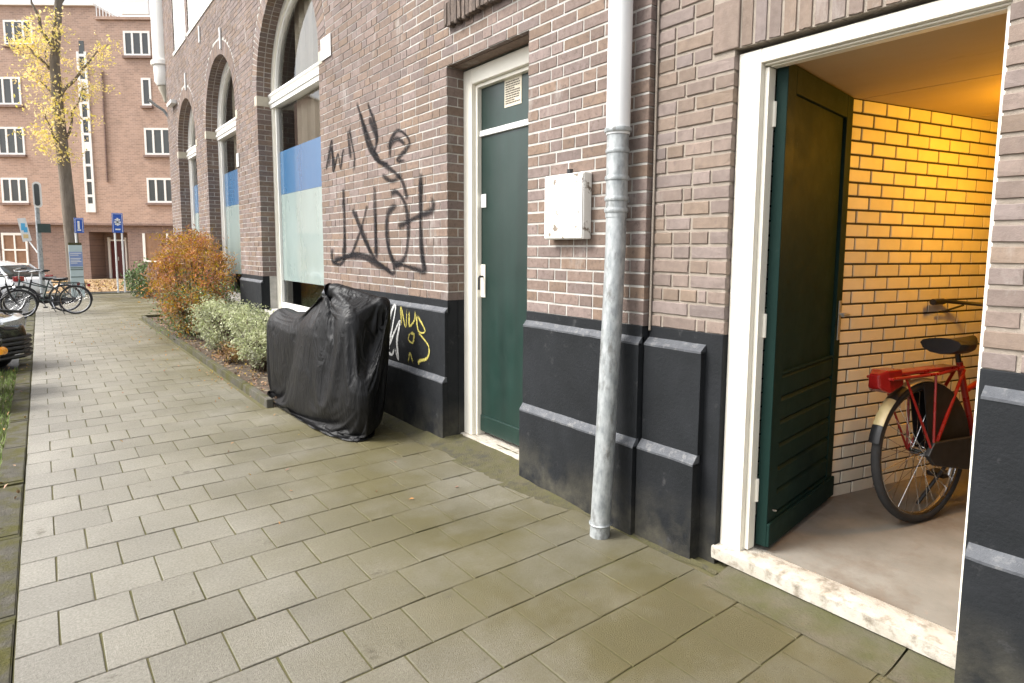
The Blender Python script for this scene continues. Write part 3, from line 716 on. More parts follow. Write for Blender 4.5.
G = [[(7.112, 2.561), (7.006, 2.743), (6.907, 2.874), (6.889, 2.54), (6.74, 2.712), (6.7, 2.545)], [(6.677, 2.519), (6.606, 2.696), (6.568, 2.737)], [(6.416, 2.942), (6.355, 2.8), (6.286, 2.615), (6.315, 2.485)], [(6.203, 3.169), (6.053, 2.952), (5.859, 2.692), (5.669, 2.525)], [(5.942, 3.122), (5.799, 2.933), (5.728, 2.758), (5.814, 2.562)], [(6.008, 2.796), (5.911, 2.657), (5.67, 2.505), (5.484, 2.477)], [(5.438, 2.5), (5.432, 2.677), (5.255, 2.75), (5.051, 2.608), (5.305, 2.485), (5.136, 2.467)], [(6.615, 2.328), (6.585, 2.001), (6.635, 1.531), (6.954, 1.501), (6.983, 1.673)], [(6.369, 2.084), (6.106, 1.784), (5.804, 1.544)], [(5.985, 2.109), (6.157, 1.852), (6.454, 1.557)], [(5.786, 2.013), (5.784, 1.545)], [(5.814, 2.562), (5.576, 2.474), (5.224, 2.302), (5.104, 2.1)], [(5.317, 2.073), (5.499, 2.001), (5.553, 1.797), (5.466, 1.591), (5.333, 1.511), (5.158, 1.594), (5.094, 1.829), (5.146, 2.064), (5.314, 2.191), (5.448, 2.181)], [(4.844, 2.325), (4.849, 2.085), (4.855, 1.786), (4.813, 1.56), (4.761, 1.449)], [(5.297, 1.865), (4.946, 1.939), (4.641, 2.0), (4.676, 2.111)], [(6.954, 1.501), (6.279, 1.605), (5.854, 1.552), (5.426, 1.419), (5.333, 1.511), (4.761, 1.449)]]
WT = [[(5.473, 0.886), (5.394, 1.059), (5.306, 1.115), (5.384, 0.896), (5.463, 0.721), (5.328, 0.869), (5.22, 0.977), (5.288, 0.775), (5.265, 0.599), (5.333, 0.704)], [(5.441, 0.707), (5.495, 0.649), (5.393, 0.63), (5.347, 0.702)]]
YT = [[(5.186, 0.932), (5.195, 1.107), (5.105, 0.925), (5.081, 1.1)], [(5.028, 1.089), (5.032, 0.948), (4.933, 1.011), (4.919, 1.098)], [(4.9, 1.069), (4.859, 0.92), (4.736, 0.933), (4.881, 1.064)], [(4.859, 0.904), (4.678, 0.805), (4.698, 0.697), (4.852, 0.644), (4.853, 0.606)], [(5.02, 0.887), (5.054, 0.82), (4.97, 0.798), (4.942, 0.88), (5.02, 0.877)], [(5.06, 0.597), (5.024, 0.697), (4.961, 0.602)]]
G += [[(7.0, 2.60), (6.93, 2.80), (6.84, 2.56)], [(6.45, 2.93), (6.38, 2.62)], [(6.12, 3.06), (5.95, 2.74), (5.72, 2.56)], [(5.90, 2.98), (5.70, 2.70)], [(5.50, 2.62), (5.30, 2.68), (5.12, 2.60)], [(6.62, 2.20), (6.60, 1.80), (6.66, 1.56)], [(6.30, 2.06), (5.90, 1.60)], [(5.80, 2.30), (5.79, 1.60)], [(5.52, 1.95), (5.50, 1.68), (5.38, 1.52)], [(4.86, 2.28), (4.86, 1.70), (4.80, 1.46)], [(6.9, 1.53), (6.3, 1.58), (5.9, 1.53), (5.45, 1.44)], [(5.62, 2.38), (5.40, 2.30), (5.20, 2.36)]]
stroke('black_graffiti', 'spray', bld, G, B-.003, .082, 3)
stroke('white_graffiti_tag', 'sprayw', bld, WT, B-.030-.006, .055, 4)
stroke('yellow_graffiti_tag', 'sprayy', bld, YT, B-.030-.006, .036, 5)
# ================================================================== RIGHT BUILDING (bicycle shed)
shd = thing('shed_building', 'set-back brown brick wall with an open doorway to a lit bicycle store', 'building', (2.9, .5, 0))
X2 = 2.73; O0, O1, OZ = .70, 1.79, 2.635; YS = -3.2; YE = YN-.004; ZS = 4.6
XM2 = X2+.007; mb = MB()
def q4(a, b, z0, z1): mb.quadmesh([(XM2, a, z0), (XM2, b, z0), (XM2, b, z1), (XM2, a, z1)], [(0, 1, 2, 3)])
q4(YS, O0-.005, 0, ZS); q4(O0-.005, O1+.005, OZ+.005, ZS); q4(O1+.005, YE, 0, ZS)
reveal(mb, [(O0-.005, 0), (O0-.005, OZ+.005), (O1+.005, OZ+.005), (O1+.005, 0)], XM2, 2.86)
mb.quadmesh([(XM2, YS, 0), (XM2, YS, ZS), (9, YS, ZS), (9, YS, 0)], [(0, 1, 2, 3)])
mb.quadmesh([(XM2, YS, ZS), (XM2, YE, ZS), (9, YE, ZS), (9, YS, ZS)], [(0, 1, 2, 3)])
wall2 = mb.build('wall', 'mortar2', shd, fix=False)
cand = []; rb = random.Random(5); CO2, J2 = .0775, .0135; S2, H2 = .232, .116
LZ0, LZ1 = OZ-.0, OZ+.245
for i in range(int((ZS-Z0)/CO2)):
    za = Z0+i*CO2; zb = za+CO2-J2*rb.uniform(.8, 1.2); zc = (za+zb)/2
    if zb < OZ: ivs = [(YS, O0, 0, 1), (O1, YE, 1, 0)]
    elif za < LZ1: ivs = [(YS, O0-.12, 0, 0), (O1+.135, YE, 0, 0)]
    else: ivs = [(YS, YE, 0, 0)]
    for a, b, ca, cb in ivs:
        if ca:
            L, Dp = ((.105, .12), (.218, .12))[i % 2]; cand.append(((X2, a+L/2, zc), UY, NX, L, zb-za, Dp)); a += L+J2
        if cb:
            L, Dp = ((.105, .12), (.218, .12))[i % 2]; cand.append(((X2, b-L/2, zc), UY, NX, L, zb-za, Dp)); b -= L+J2
        for s, e in wild_row(a, b, rb, S2, H2, J2): cand.append(((X2, (s+e)/2, zc), UY, NX, e-s, zb-za, .05))
BV2 = brick_variants('brick', 'brick2', 8, 31, (.018, .07), .022)
emit_bricks(cand, wall2, BV2, 'bricks2', 300, zlim=lambda yv: 2.75+.2*yv if yv > .3 else -1)
# soldier course lintel with a plain stone end
yv = O1+.125; SV = brick_variants('lintel_brick', 'brick2', 4, 8, (.05, .016), .012)
MB().box((X2-.006, O1-.02, LZ0+.006), (X2+.10, O1+.125, LZ1)).build('lintel_end_stone', 'stone' if False else 'bricks2', shd, bevel=.006)
yv = O1-.03
while yv > O0-.12:
    place_piece(rb.choice(SV), 'lintel_brick', wall2, (X2+rb.uniform(-.002, .002), yv-.029, (LZ0+LZ1)/2+.003), UY, NX, .060, LZ1-LZ0-.006, .10); yv -= .072
# plinths either side of the doorway
plinth(shd, O1, YE-.002, X2, e0=.10, e1=.0, out=.026)
plinth(shd, YS, O0, X2, e0=0, e1=.02, out=.02)
# pale sealant between the two buildings
MB().tube([(X2-.010, YN-.014, 1.2), (X2-.010, YN-.016, 2.0), (X2-.010, YN-.014, 2.8), (X2-.010, YN-.014, ZS)], .007, 6).build('sealant_joint', 'mortar2', shd)
# door frame
f = MB(); f.box((2.765, O1-.122, .06), (2.85, O1-.002, OZ-.016)); f.box((2.80, O0+.001, .10), (2.855, O0+.026, OZ-.0825)); f.box((2.765, O0+.002, OZ-.082), (2.85, O1-.122, OZ-.0165))
sf = f.build('door_frame', 'white', shd, bevel=.005)
f = MB(); f.box((2.80, O1-.146, .11), (2.86, O1-.123, OZ-.10)); f.box((2.79, O0+.002, OZ-.092), (2.86, O1-.123, OZ-.083)); f.box((2.81, O0+.002, OZ-.099), (2.86, O1-.147, OZ-.0925))
f.build('door_stop', 'white', sf, bevel=.003)
# threshold: worn white painted stone
ny = 40; rows = []
for j in range(ny+1):
    yv = O0-.01+(O1+.0-O0+.02)*j/ny; w = .006*mn.noise((yv*8, 0, 0)); v2 = .005*mn.noise((yv*14, 3, 0))
    rows.append([(2.712+w*.5, yv, .035), (2.708+w*.5+v2*.5, yv, .07), (2.708+w*.5, yv, .098+v2*.5), (2.716+w*.5, yv, .100+v2*.4), (2.79, yv, .104), (2.86, yv, .106), (2.875, yv, .095), (2.875, yv, .0)])
MB().loft(rows).build('threshold', 'thresh', shd, smooth=True, angle=40)
# floor, ceiling, inner walls
FZ = .10
MB().box((2.876, -2.2, -.1), (7.2, 2.6, FZ)).build('shed_floor', 'floor', shd)
sc_ = MB().box((2.852, -2.2, 2.576), (7.2, 2.6, 2.66)).build('shed_ceiling', 'gmortar', shd)
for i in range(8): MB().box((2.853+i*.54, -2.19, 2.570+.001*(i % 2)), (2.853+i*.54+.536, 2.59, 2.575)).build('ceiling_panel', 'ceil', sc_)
A = Vector((3.837, 1.726, 0)); dW = Vector((.9718, -.2358, 0)).normalized(); nW = Vector((-.2358, -.9718, 0)).normalized()
def wp(s, z_, off=0.): p = A+dW*s-nW*off; return Vector((p.x, p.y, z_))
q = MB(); q.quadmesh([wp(-1.0, FZ-.02, .006), wp(3.2, FZ-.02, .006), wp(3.2, 2.58, .006), wp(-1.0, 2.58, .006), wp(-1.0, FZ-.02, .12), wp(3.2, FZ-.02, .12), wp(3.2, 2.58, .12), wp(-1.0, 2.58, .12)], [(0, 1, 2, 3), (7, 6, 5, 4), (0, 4, 5, 1), (1, 5, 6, 2), (2, 6, 7, 3), (3, 7, 4, 0)])
iw = q.build('inner_wall', 'gmortar', shd)
q = MB(); q.box((6.75, -2.2, 0), (6.85, 2.6, 2.6)); q.build('back_wall', 'plaster', shd)
q = MB(); q.box((2.86, -2.2, 0), (7.2, -2.1, 2.6)); q.box((2.858, -2.1, .0), (2.868, O0-.006, 2.6)); q.box((2.858, O1+.006, 0), (2.868, 2.6, 2.6)); q.build('side_wall', 'plaster', shd)
cand = []; GC, GP, GJ = .0826, .218, .0125
for i in range(30):
    zc = 2.570-(i+.5)*GC
    if zc-GC/2 < FZ-.02: break
    off = 0 if i % 2 == 0 else GP/2
    s = -.75+off
    while s < 2.9:
        L = GP-GJ
        cand.append((tuple(wp(s+L/2, zc)), tuple(-dW), tuple(nW), L, GC-GJ, .04)); s += GP
GV = brick_variants('glazed_brick', 'gbrick', 5, 77, (.012, .035), .004)
vis_c = [c for c in cand if -.15 < (Vector(c[0])-A).dot(dW) < 2.0]
hid_c = [c for c in cand if c not in vis_c]
emit_bricks(vis_c, iw, GV, 'gbrick', 300, 'glazed_brick', 'glazed_brick_field')
emit_bricks(hid_c, iw, GV, 'gbrick', 0, 'glazed_brick', 'glazed_brick_field')
# open door leaf: local x along leaf from hinge, y outward face (toward -Y when open), z up
ang = R(7.0); HX, HY = 2.868, O1-.206
LM = Matrix.Translation((HX, HY, 0)) @ Matrix.Rotation(ang, 4, 'Z')
LW, LZ0_, LZ1_ = .975, .128, 2.562
lf = MB(LM); T = .056
lf.box((0, 0, LZ0_), (.11, T, LZ1_)); lf.box((LW-.10, 0, LZ0_), (LW, T, LZ1_)); lf.box((.1105, .0005, LZ1_-.13), (LW-.1005, T, LZ1_)); lf.box((.1105, .0005, LZ0_), (LW-.1005, T, .27)); lf.box((.1105, .0005, 1.02), (LW-.1005, T, 1.03))
leaf = lf.build('door', 'green2', shd, bevel=.003)
MB(LM).box((.1105, .02, 1.031), (LW-.1005, T-.005, LZ1_-.1305)).build('upper_panel', 'green2', leaf)
for i in range(6):
    z0 = .272+i*.1245
    MB(LM).prism([(.018, z0), (.004, z0+.014), (.004, z0+.108), (.018, z0+.122), (.04, z0+.122), (.04, z0)], .111, LW-.101, 'x').build('board', 'green2', leaf)
MB(LM).box((-.004, -.016, LZ0_+.004), (LW, -.0005, .255)).build('kick_board', 'green2', leaf, bevel=.005)
hp = MB(LM).box((LW-.065, -.006, 1.12), (LW-.025, -.0005, 1.36)).build('handle_plate', 'steel', leaf, bevel=.002)
MB(LM).tube([(LW-.045, -.006, 1.28), (LW-.045, -.05, 1.28), (LW-.05, -.055, 1.28), (LW-.15, -.055, 1.28)], .009, 8).build('door_handle', 'steel', hp)
MB(LM).tube([(.04, -.02, .32), (.04, -.02, .32+.001)], .012, 8).build('bolt_stub', 'steel', leaf)
for zz in (.42, 1.28, 2.32):
    MB().tube([(HX-.012, HY+.058, zz-.06), (HX-.012, HY+.058, zz+.06)], .011, 8).build('hinge', 'white', leaf)
# lamp on the shed ceiling, behind the right-hand jamb
lm = thing('ceiling_lamp', 'warm round bulkhead lamp glowing on the shed ceiling', 'lamp', (4.5, .70, 2.572))
lathe(MB(), (4.5, .70), [(.12, 2.571), (.125, 2.55), (.115, 2.535)]).build('lamp_base', 'black', lm, smooth=True)
lmm = bpy.data.materials.new('lamp_glow'); lmm.use_nodes = True; bb = lmm.node_tree.nodes['Principled BSDF']
bb.inputs['Base Color'].default_value = (1, .7, .3, 1); bb.inputs['Emission Color'].default_value = (1, .45, .08, 1); bb.inputs['Emission Strength'].default_value = 12; M['glow'] = lmm
lathe(MB(), (4.5, .70), [(.108, 2.534), (.105, 2.50), (.07, 2.465), (.02, 2.455)]).build('lamp_shade', 'glow', lm, smooth=True)
ld = bpy.data.lights.new('shed_lamp', 'POINT'); ld.energy = 18; ld.color = (1, .46, .012); ld.shadow_soft_size = .10
lo = bpy.data.objects.new('shed_lamp', ld); link(lo, lm); lo.matrix_basis = Matrix.Translation((4.5, .70, 2.34))
# ================================================================== THINGS ON THE FACADE
# drain pipe
dp = thing('drainpipe', 'galvanised drainpipe with white upper length in front of the brick wall', 'drainpipe', (2.44, 2.46, 0))
PX, PY = 2.592, 2.425; PR = .058
MB().tube([(2.468, 2.385, -.01), (2.51, 2.394, .55), (2.56, 2.408, 1.30), (2.585, 2.418, 1.70), (PX, PY, 1.86)], PR, 24).build('lower_pipe', 'zinc', dp, smooth=True)
MB().tube([(PX, PY, 1.84), (PX, PY, 2.33)], PR+.004, 24).build('middle_pipe', 'zinc', dp, smooth=True)
MB().tube([(PX, PY, 2.30), (PX, PY, 4.6)], PR+.009, 24).build('upper_pipe', 'pipew', dp, smooth=True)
for zz, ex in ((1.88, .006), (1.945, .006), (2.06, .006), (2.21, .005), (2.325, .014)):
    q = MB(); rings = [[(PX+(PR+ex+a)*math.cos(2*math.pi*k/24), PY+(PR+ex+a)*math.sin(2*math.pi*k/24), zz+h) for k in range(24)] for a, h in ((-.01, -.012), (.003, -.012), (.006, 0), (.003, .012), (-.01, .012))]
    q.loft(rings).build('collar', 'zinc', dp, smooth=True)
for zz in (1.935, 3.2):
    MB().tube([(PX+.05, PY, zz), (X2+.0, PY-.02, zz)], .008, 8).build('bracket', 'zinc', dp)
q = MB(); q.torus((2.472, 2.386, .075), (0, 0, 1), PR+.002, .006, 24, 6); q.build('collar', 'zinc', dp, smooth=True)
# meter box
bx = thing('meter_box', 'small scuffed white metal box on the brick wall beside the drainpipe', 'box', (2.66, 2.93, 1.73))
BY0, BY1, BZ0, BZ1 = 2.710, 3.073, 1.722, 2.128
MB().box((B-.072, BY0, BZ0), (B-.003, BY1, BZ1)).build('case', 'boxw', bx, bevel=.006)
MB().box((B-.080, BY0+.006, BZ0+.006), (B-.074, BY1-.006, BZ1-.006)).build('lid', 'boxw', bx, bevel=.003)
MB().tube([(B-.083, BY0+.04, BZ0+.17), (B-.074, BY0+.04, BZ0+.17)], .012, 10).build('lock', 'steel', bx)
MB().tube([(B-.04, 2.87, BZ1-.01), (B-.04, 2.87, BZ1+.03)], .02, 8).build('cable_gland', 'black', bx)
# small vent hole at the base of the plinth
# ================================================================== COVERED MOTORCYCLE
cv = thing('covered_motorcycle', 'motorcycle hidden under a creased black nylon cover against the plinth', 'motorcycle', (2.12, 5.9, 0))
# ---- cover draped by a cloth simulation over the hidden motorcycle
def ellipsoid(mb, c, rad, n=16, m=10):
    rings = [[(c[0]+rad[0]*math.sin(math.pi*(i+.5)/m)*math.cos(2*math.pi*k/n), c[1]+rad[1]*math.sin(math.pi*(i+.5)/m)*math.sin(2*math.pi*k/n), c[2]-rad[2]*math.cos(math.pi*(i+.5)/m)) for k in range(n)] for i in range(m)]
    return mb.loft(rings)
def drape(parent, NF=60, Q=(104, 80)):
    cm = MB()
    P1, P2 = Vector((1.99, 5.76, 1.325)), Vector((2.375, 5.04, 1.15))
    cm.tube([P1, P1.lerp(P2, .5)+Vector((.0, .0, .0)), P2], [.045, .06, .045], 10)      # handlebar
    ellipsoid(cm, P1, (.06, .06, .06)); ellipsoid(cm, P2, (.06, .06, .06))
    ellipsoid(cm, (2.13, 5.12, .85), (.13, .16, .30))                                        # headlamp, fork
    ellipsoid(cm, (2.11, 5.15, .36), (.13, .36, .36)); ellipsoid(cm, (2.11, 5.75, .80), (.17, .42, .26))   # front wheel, tank
    ellipsoid(cm, (2.10, 6.45, .78), (.17, .62, .16)); ellipsoid(cm, (2.10, 6.62, .42), (.19, .42, .42)); ellipsoid(cm, (2.12, 5.85, .45), (.22, .45, .30))
    ellipsoid(cm, (2.07, 6.80, .80), (.17, .24, .19))                                        # top case
    colm = cm.build('tmp_collider', 'black'); colm.modifiers.new('c', 'COLLISION'); colm.collision.thickness_outer = .012; colm.collision.cloth_friction = 12; colm.collision.damping = .5
    fl = MB().box((1, 4, -.2), (3.2, 8, .0)).build('tmp_floor', 'black'); fl.modifiers.new('c', 'COLLISION'); fl.collision.thickness_outer = .005
    ms, nv = Q; Y0, Y1 = 4.80, 7.13
    def shape(u):
        """u 0..1 along the bike: y, centre x, hem half width, shoulder half width, top z"""
        yv = Y0+(Y1-Y0)*(.5-.5*math.cos(math.pi*u))
        e = max(0, 1-abs(2*(yv-Y0)/(Y1-Y0)-1)**5)**.5
        xh = np.interp(yv, (4.8, 5.0, 5.5, 6.6, 7.13), (2.09, 2.12, 2.13, 2.09, 2.06)); wh = .30*e*np.interp(yv, (4.8, 5.4), (.78, 1.))
        xs = np.interp(yv, (4.8, 5.0, 5.35, 5.8, 6.3, 7.1), (2.26, 2.22, 2.16, 2.12, 2.11, 2.08)); ws = np.interp(yv, (4.8, 5.0, 5.4, 5.8, 6.3, 7.1), (.25, .27, .27, .22, .22, .19))*max(e, .0)
        zt = np.interp(yv, (4.8, 4.95, 5.15, 5.4, 5.86, 5.98, 6.12, 6.8, 7.13), (1.23, 1.26, 1.31, 1.37, 1.42, 1.24, 1.04, 1.06, 1.03))
        return yv, xh, wh, xs, ws, zt
    us = [i/ms for i in range(ms+1)]; V = []; idx = {}
    def pt(u, sd, v):
        yv, xh, wh, xs, ws, zt = shape(u)
        zc = .012; fl_ = 1.10
        if v < .8: t = v/.8; bow = 1+.10*math.sin(t*math.pi); return Vector((xh+(xs-xh)*t+sd*(wh+(ws-wh)*t)*bow, yv, zc+(zt-.10-zc)*t))
        t = (v-.8)/.2; return Vector((xs+sd*ws*math.cos(t*math.pi/2), yv, zt-.10+.10*math.sin(t*math.pi/2)))
    loop = [(i, -1) for i in range(ms+1)]+[(i, 1) for i in range(ms-1, 0, -1)]; nL = len(loop); faces = []; rr_ = random.Random(2)
    for j in range(nv):
        for (i, sd) in loop:
            p = pt(us[i], sd, j/nv); q = .006*mn.noise((p.x*7, p.y*7, p.z*7)); V.append(p+Vector((q, q, 0)) if j else p)
    for j in range(nv-1):
        for k in range(nL): faces.append((j*nL+k, j*nL+(k+1) % nL, (j+1)*nL+(k+1) % nL, (j+1)*nL+k))
    base = len(V)
    for i in range(ms+1): V.append(pt(us[i], 0, 1.))
    T = (nv-1)*nL
    for k, (i, sd) in enumerate(loop):
        i2 = loop[(k+1) % nL][0]; faces.append((T+k, T+(k+1) % nL, base+i2, base+i) if i != i2 else (T+k, T+(k+1) % nL, base+i))
    cb = MB(); cb.quadmesh(V, faces); cl = cb.build('cover', 'tarp', parent, smooth=True, angle=180)
    vg = cl.vertex_groups.new(name='pin'); vg.add(list(range(nL)), 1., 'REPLACE')
    cl.shape_key_add(name='Basis'); sk = cl.shape_key_add(name='gather')
    for v in sk.data:      # the hem is gathered by its elastic, so the cloth above it has slack
        p = Vector(v.co); f = max(0, 1-p.z/.5)
        p.x = 2.12+(p.x-2.12)*(1-.14*f); p.y = 5.96+(p.y-5.96)*(1-.04*f); v.co = p
    for k, (i, sd) in enumerate(loop):
        v = sk.data[k]; v.co.z = .012+.05*max(0, mn.noise((v.co.y*4, sd, 2)))+.06*max(0, (v.co.y-5.6)/1.5)
    sk.value = 1
    md = cl.modifiers.new('cloth', 'CLOTH'); s = md.settings; s.quality = 5; s.mass = .2; s.tension_stiffness = 18; s.compression_stiffness = 18; s.shear_stiffness = 4; s.bending_stiffness = .03; s.air_damping = 1.
    s.vertex_group_mass = 'pin'; s.pin_stiffness = 1; md.collision_settings.distance_min = .008; md.collision_settings.collision_quality = 2
    s.rest_shape_key = cl.data.shape_keys.key_blocks['Basis']
    md.point_cache.frame_start = 1; md.point_cache.frame_end = NF
    for f in range(1, NF+1): scene.frame_set(f)
    dg = bpy.context.evaluated_depsgraph_get(); me = bpy.data.meshes.new_from_object(cl.evaluated_get(dg)); scene.frame_set(1)
    cl.modifiers.clear(); cl.shape_key_clear(); cl.data = me; me.name = 'cover'
    bpy.data.objects.remove(colm); bpy.data.objects.remove(fl)
    me.polygons.foreach_set('use_smooth', [True]*len(me.polygons))
    ss = cl.modifiers.new('sub', 'SUBSURF'); ss.levels = 1; ss.render_levels = 1
    return cl
drape(cv)
lathe(MB(), (2.12, 5.05), [(.10, .0), (.12, .03), (.12, .06), (.10, .09)]).build('wheel', 'rubber', cv)
# ================================================================== FOLIAGE
def leaf_cloud(name, mat, parent, pts, size, seed=0, droop=0., narrow=.55, flat=0.):
    r = random.Random(seed); mb = MB()
    for p in pts:
        p = Vector(p); d = Vector((r.gauss(0, 1), r.gauss(0, 1), r.gauss(0, 1)-droop)).normalized()
        n = Vector((r.gauss(0, 1), r.gauss(0, 1), r.gauss(0, 1)+flat*2)); s = d.cross(n)
        if s.length < 1e-3: continue
        s.normalize(); L = size*r.uniform(.6, 1.3); W = L*narrow; nn = s.cross(d)*L*.12
        mb.quadmesh([p-d*L/2, p-s*W/2+nn, p+d*L/2, p+s*W/2+nn], [(0, 1, 2), (0, 2, 3)], max(0, min(1, .5+1.1*mn.noise((p.x*4.5, p.y*4.5, p.z*4.5))+r.uniform(-.3, .3))))
    return mb.build(name, mat, parent, fix=False)
def clumps(c, rad, nc, per, spread, seed=0, shell=.55):
    r = random.Random(seed); out = []; cs = []
    for i in range(nc):
        while True:
            v = Vector((r.uniform(-1, 1), r.uniform(-1, 1), r.uniform(-1, 1)))
            if shell < v.length < 1: break
        p = Vector((c[0]+v.x*rad[0], c[1]+v.y*rad[1], c[2]+v.z*rad[2]))*1; k_ = .82+.36*(.5+mn.noise((v.x*2.3+seed, v.y*2.3, v.z*2.3))); p = Vector(c)+(p-Vector(c))*k_; cs.append(p)
        for j in range(per): out.append(p+Vector((r.gauss(0, spread), r.gauss(0, spread), r.gauss(0, spread*.7))))
    return out, cs
def shrub(name, label, c, rad, mat, size, nc, per, spread, seed, base=None, **k):
    t = thing(name, label, 'shrub', (c[0], c[1], .03), k.pop('group', None))
    pts, cs = clumps(c, rad, nc, per, spread, seed)
    pts = [p for p in pts if p.z > .05 and p.x < 2.86]
    leaf_cloud('foliage', mat, t, pts, size, seed, **k)
    mb = MB(); r = random.Random(seed); b = Vector((c[0], c[1], .0))
    for q in cs[::2]:
        a = b+Vector((r.uniform(-.08, .08), r.uniform(-.15, .15), 0)); m = a.lerp(q, .5)+Vector((0, 0, .08))
        mb.tube([a, m, q], [.012, .009, .005], 5)
    mb.build('stems', 'twig', t)
    return t
os_ = shrub('orange_shrub', 'tall orange and rust autumn shrub in the planting bed', (2.14, 12.7, 1.0), (.56, 1.7, .90), 'leafo', .065, 210, 80, .10, 3, droop=.5, narrow=.30)
pts, _ = clumps((2.16, 12.2, .62), (.56, 1.55, .62), 90, 60, .12, 44, .2); leaf_cloud('lower_foliage', 'leafd', os_, [p for p in pts if p.z > .05], .055, 45, narrow=.32)
shrub('pale_shrub', 'pale green variegated shrub in the middle of the planting bed', (2.14, 10.2, .50), (.36, .85, .38), 'leafg', .038, 85, 95, .07, 5)
shrub('pale_shrub', 'pale green variegated shrub at the near end of the bed beside the covered motorcycle', (2.22, 8.5, .50), (.30, .70, .36), 'leafg', .038, 70, 95, .065, 6)
shrub('green_shrub', 'low green bush beyond the orange shrub at the bed end', (2.9, 24.2, .55), (.7, .9, .6), 'leafd', .10, 50, 50, .12, 8)
shrub('red_shrub', 'reddish brown shrub between the orange shrub and the window', (2.45, 14.8, 1.15), (.3, .7, .85), 'leafo', .085, 60, 50, .12, 12, droop=.3, narrow=.35)
shrub('dry_plant', 'small dry brown plant under the pale shrub by the bed edging', (2.05, 9.3, .14), (.16, .35, .14), 'leafb', .05, 20, 40, .05, 9, narrow=.3)
r = random.Random(31)
tag(leaf_cloud('bed_leaf_litter', 'leafb', None, [(r.uniform(1.85, 2.7), r.uniform(6.6, 16.3), .036+r.random()*.01) for _ in range(1500)], .045, 3, flat=6), 'dry fallen leaves covering the planting bed soil', 'leaves', kind='stuff')
tag(leaf_cloud('fallen_leaves', 'leafo', None, [(r.uniform(1.2, 1.74), 7+9*r.random(), .008) for _ in range(70)]+[(r.uniform(-.15, 2.4), r.uniform(3, 22), .006) for _ in range(60)]+[(r.uniform(1.6, 1.74), r.uniform(7.5, 9), .008) for _ in range(25)], .035, 4, flat=9), 'orange fallen leaves scattered on the pavement near the bed', 'leaves', kind='stuff')
tag(leaf_cloud('verge_leaves', 'leafb', None, [(r.uniform(-1.2, -.2), r.uniform(3, 11), .01+r.random()*.02) for _ in range(160)], .04, 5, flat=6), 'brown leaves lying in the grass verge', 'leaves', kind='stuff')
tag(leaf_cloud('leaf_drift', 'leafb', None, [(r.uniform(-6, 12), 28.1+9*r.random(), .0) for _ in range(5000)], .12, 6, flat=5), 'drift of brown fallen leaves in front of the far building', 'leaves', kind='stuff')
# yellow street tree
ty = thing('street_tree', 'tall street tree with thin yellow autumn leaves and a slim trunk', 'tree', (1.0, 28, 0))
TP = [(1.02, 28, -.05), (.98, 28, .5), (.94, 28, 1.9), (.88, 28, 4.2), (.80, 28, 6.4), (.78, 28, 8.2), (1.0, 28, 10.2), (1.15, 28, 12.5), (1.1, 28, 14.5)]
tb = MB().tube(TP, [.30, .24, .215, .20, .175, .15, .12, .08, .03], 12)
rt_ = random.Random(14); ends = []
def limb(a, b, r0, n=6):
    a, b = Vector(a), Vector(b); pts = []
    for i in range(n+1):
        t = i/n; pts.append(a.lerp(b, t)+Vector((rt_.gauss(0, .06), rt_.gauss(0, .06), .25*math.sin(t*2.2)))*(t > 0))
    tb.tube(pts, [r0*(1-.85*i/n) for i in range(n+1)], 7); ends.extend(pts[2:])
for a, b, r0 in (((.80, 28, 6.8), (2.4, 27.7, 8.9), .07), ((.78, 28, 7.8), (-.2, 28.3, 8.6), .06), ((.78, 28, 8.3), (.1, 28, 10.6), .08), ((1.0, 28, 10.2), (2.4, 28.3, 12.4), .06), ((.86, 28, 5.0), (.25, 27.6, 6.4), .045), ((.86, 28, 5.4), (1.6, 27.5, 7.2), .05), ((1.1, 28, 11.2), (-.4, 28, 13.2), .05), ((.8, 28, 6.6), (.2, 28.6, 7.7), .05), ((.88, 28, 4.4), (.5, 27.9, 5.4), .03), ((.8, 28, 8.2), (.9, 26.8, 9.6), .05), ((.8, 28, 7.4), (.5, 29.2, 9.0), .05)): limb(a, b, r0)
tb.build('trunk', 'bark', ty, smooth=True)
pts = []
for e in ends:
    if e.z > 9.7 and rt_.random() < .6: continue
    for k in range(4):
        c = e+Vector((rt_.gauss(0, .26), rt_.gauss(0, .3), rt_.gauss(0, .22)))
        for j in range(rt_.randint(4, 34)): pts.append(c+Vector((rt_.gauss(0, .17), rt_.gauss(0, .2), rt_.gauss(0, .13)-.05)))
leaf_cloud('crown', 'leafy', ty, pts, .125, 7, droop=.5, narrow=.5)
# ================================================================== FAR BUILDING
rtv = Vector((.786, -.619, 0)).normalized(); fwv = Vector((.619, .786, 0)).normalized()
FM = Matrix(((rtv.x, fwv.x, 0, 0), (rtv.y, fwv.y, 0, 0), (0, 0, 1, 0), (0, 0, 0, 1)))   # local: x along facade, y depth from camera, z up
fb = thing('apartment_building', 'pinkish brick apartment block with white windows closing the street', 'building', FM @ Vector((-22, 32, 0)))
FD = 32.
q = MB(FM); q.box((-46, FD, 2.86), (-21.57, FD+10, 13.72)); q.box((-21.57, FD+.002, 2.862), (-10, FD+10, 13.05)); q.build('wall', 'fbrick', fb)
MB(FM).box((-46, FD+.15, -.3), (-22.70, FD+10, 2.855)).box((-20.68, FD+.15, -.3), (-10, FD+10, 2.855)).box((-22.70, FD+2, -.3), (-20.68, FD+10, 2.855)).box((-22.70, FD+.15, 2.46), (-20.68, FD+2, 2.855)).build('ground_floor', 'fbrick2', fb)
MB(FM).box((-46, FD-.10, 2.80), (-10, FD+.14, 2.90)).build('string_course', 'fbrick2', fb)
MB(FM).box((-46, FD-.12, 13.72), (-21.57, FD+10, 13.85)).build('roof_edge', 'whitew', fb)
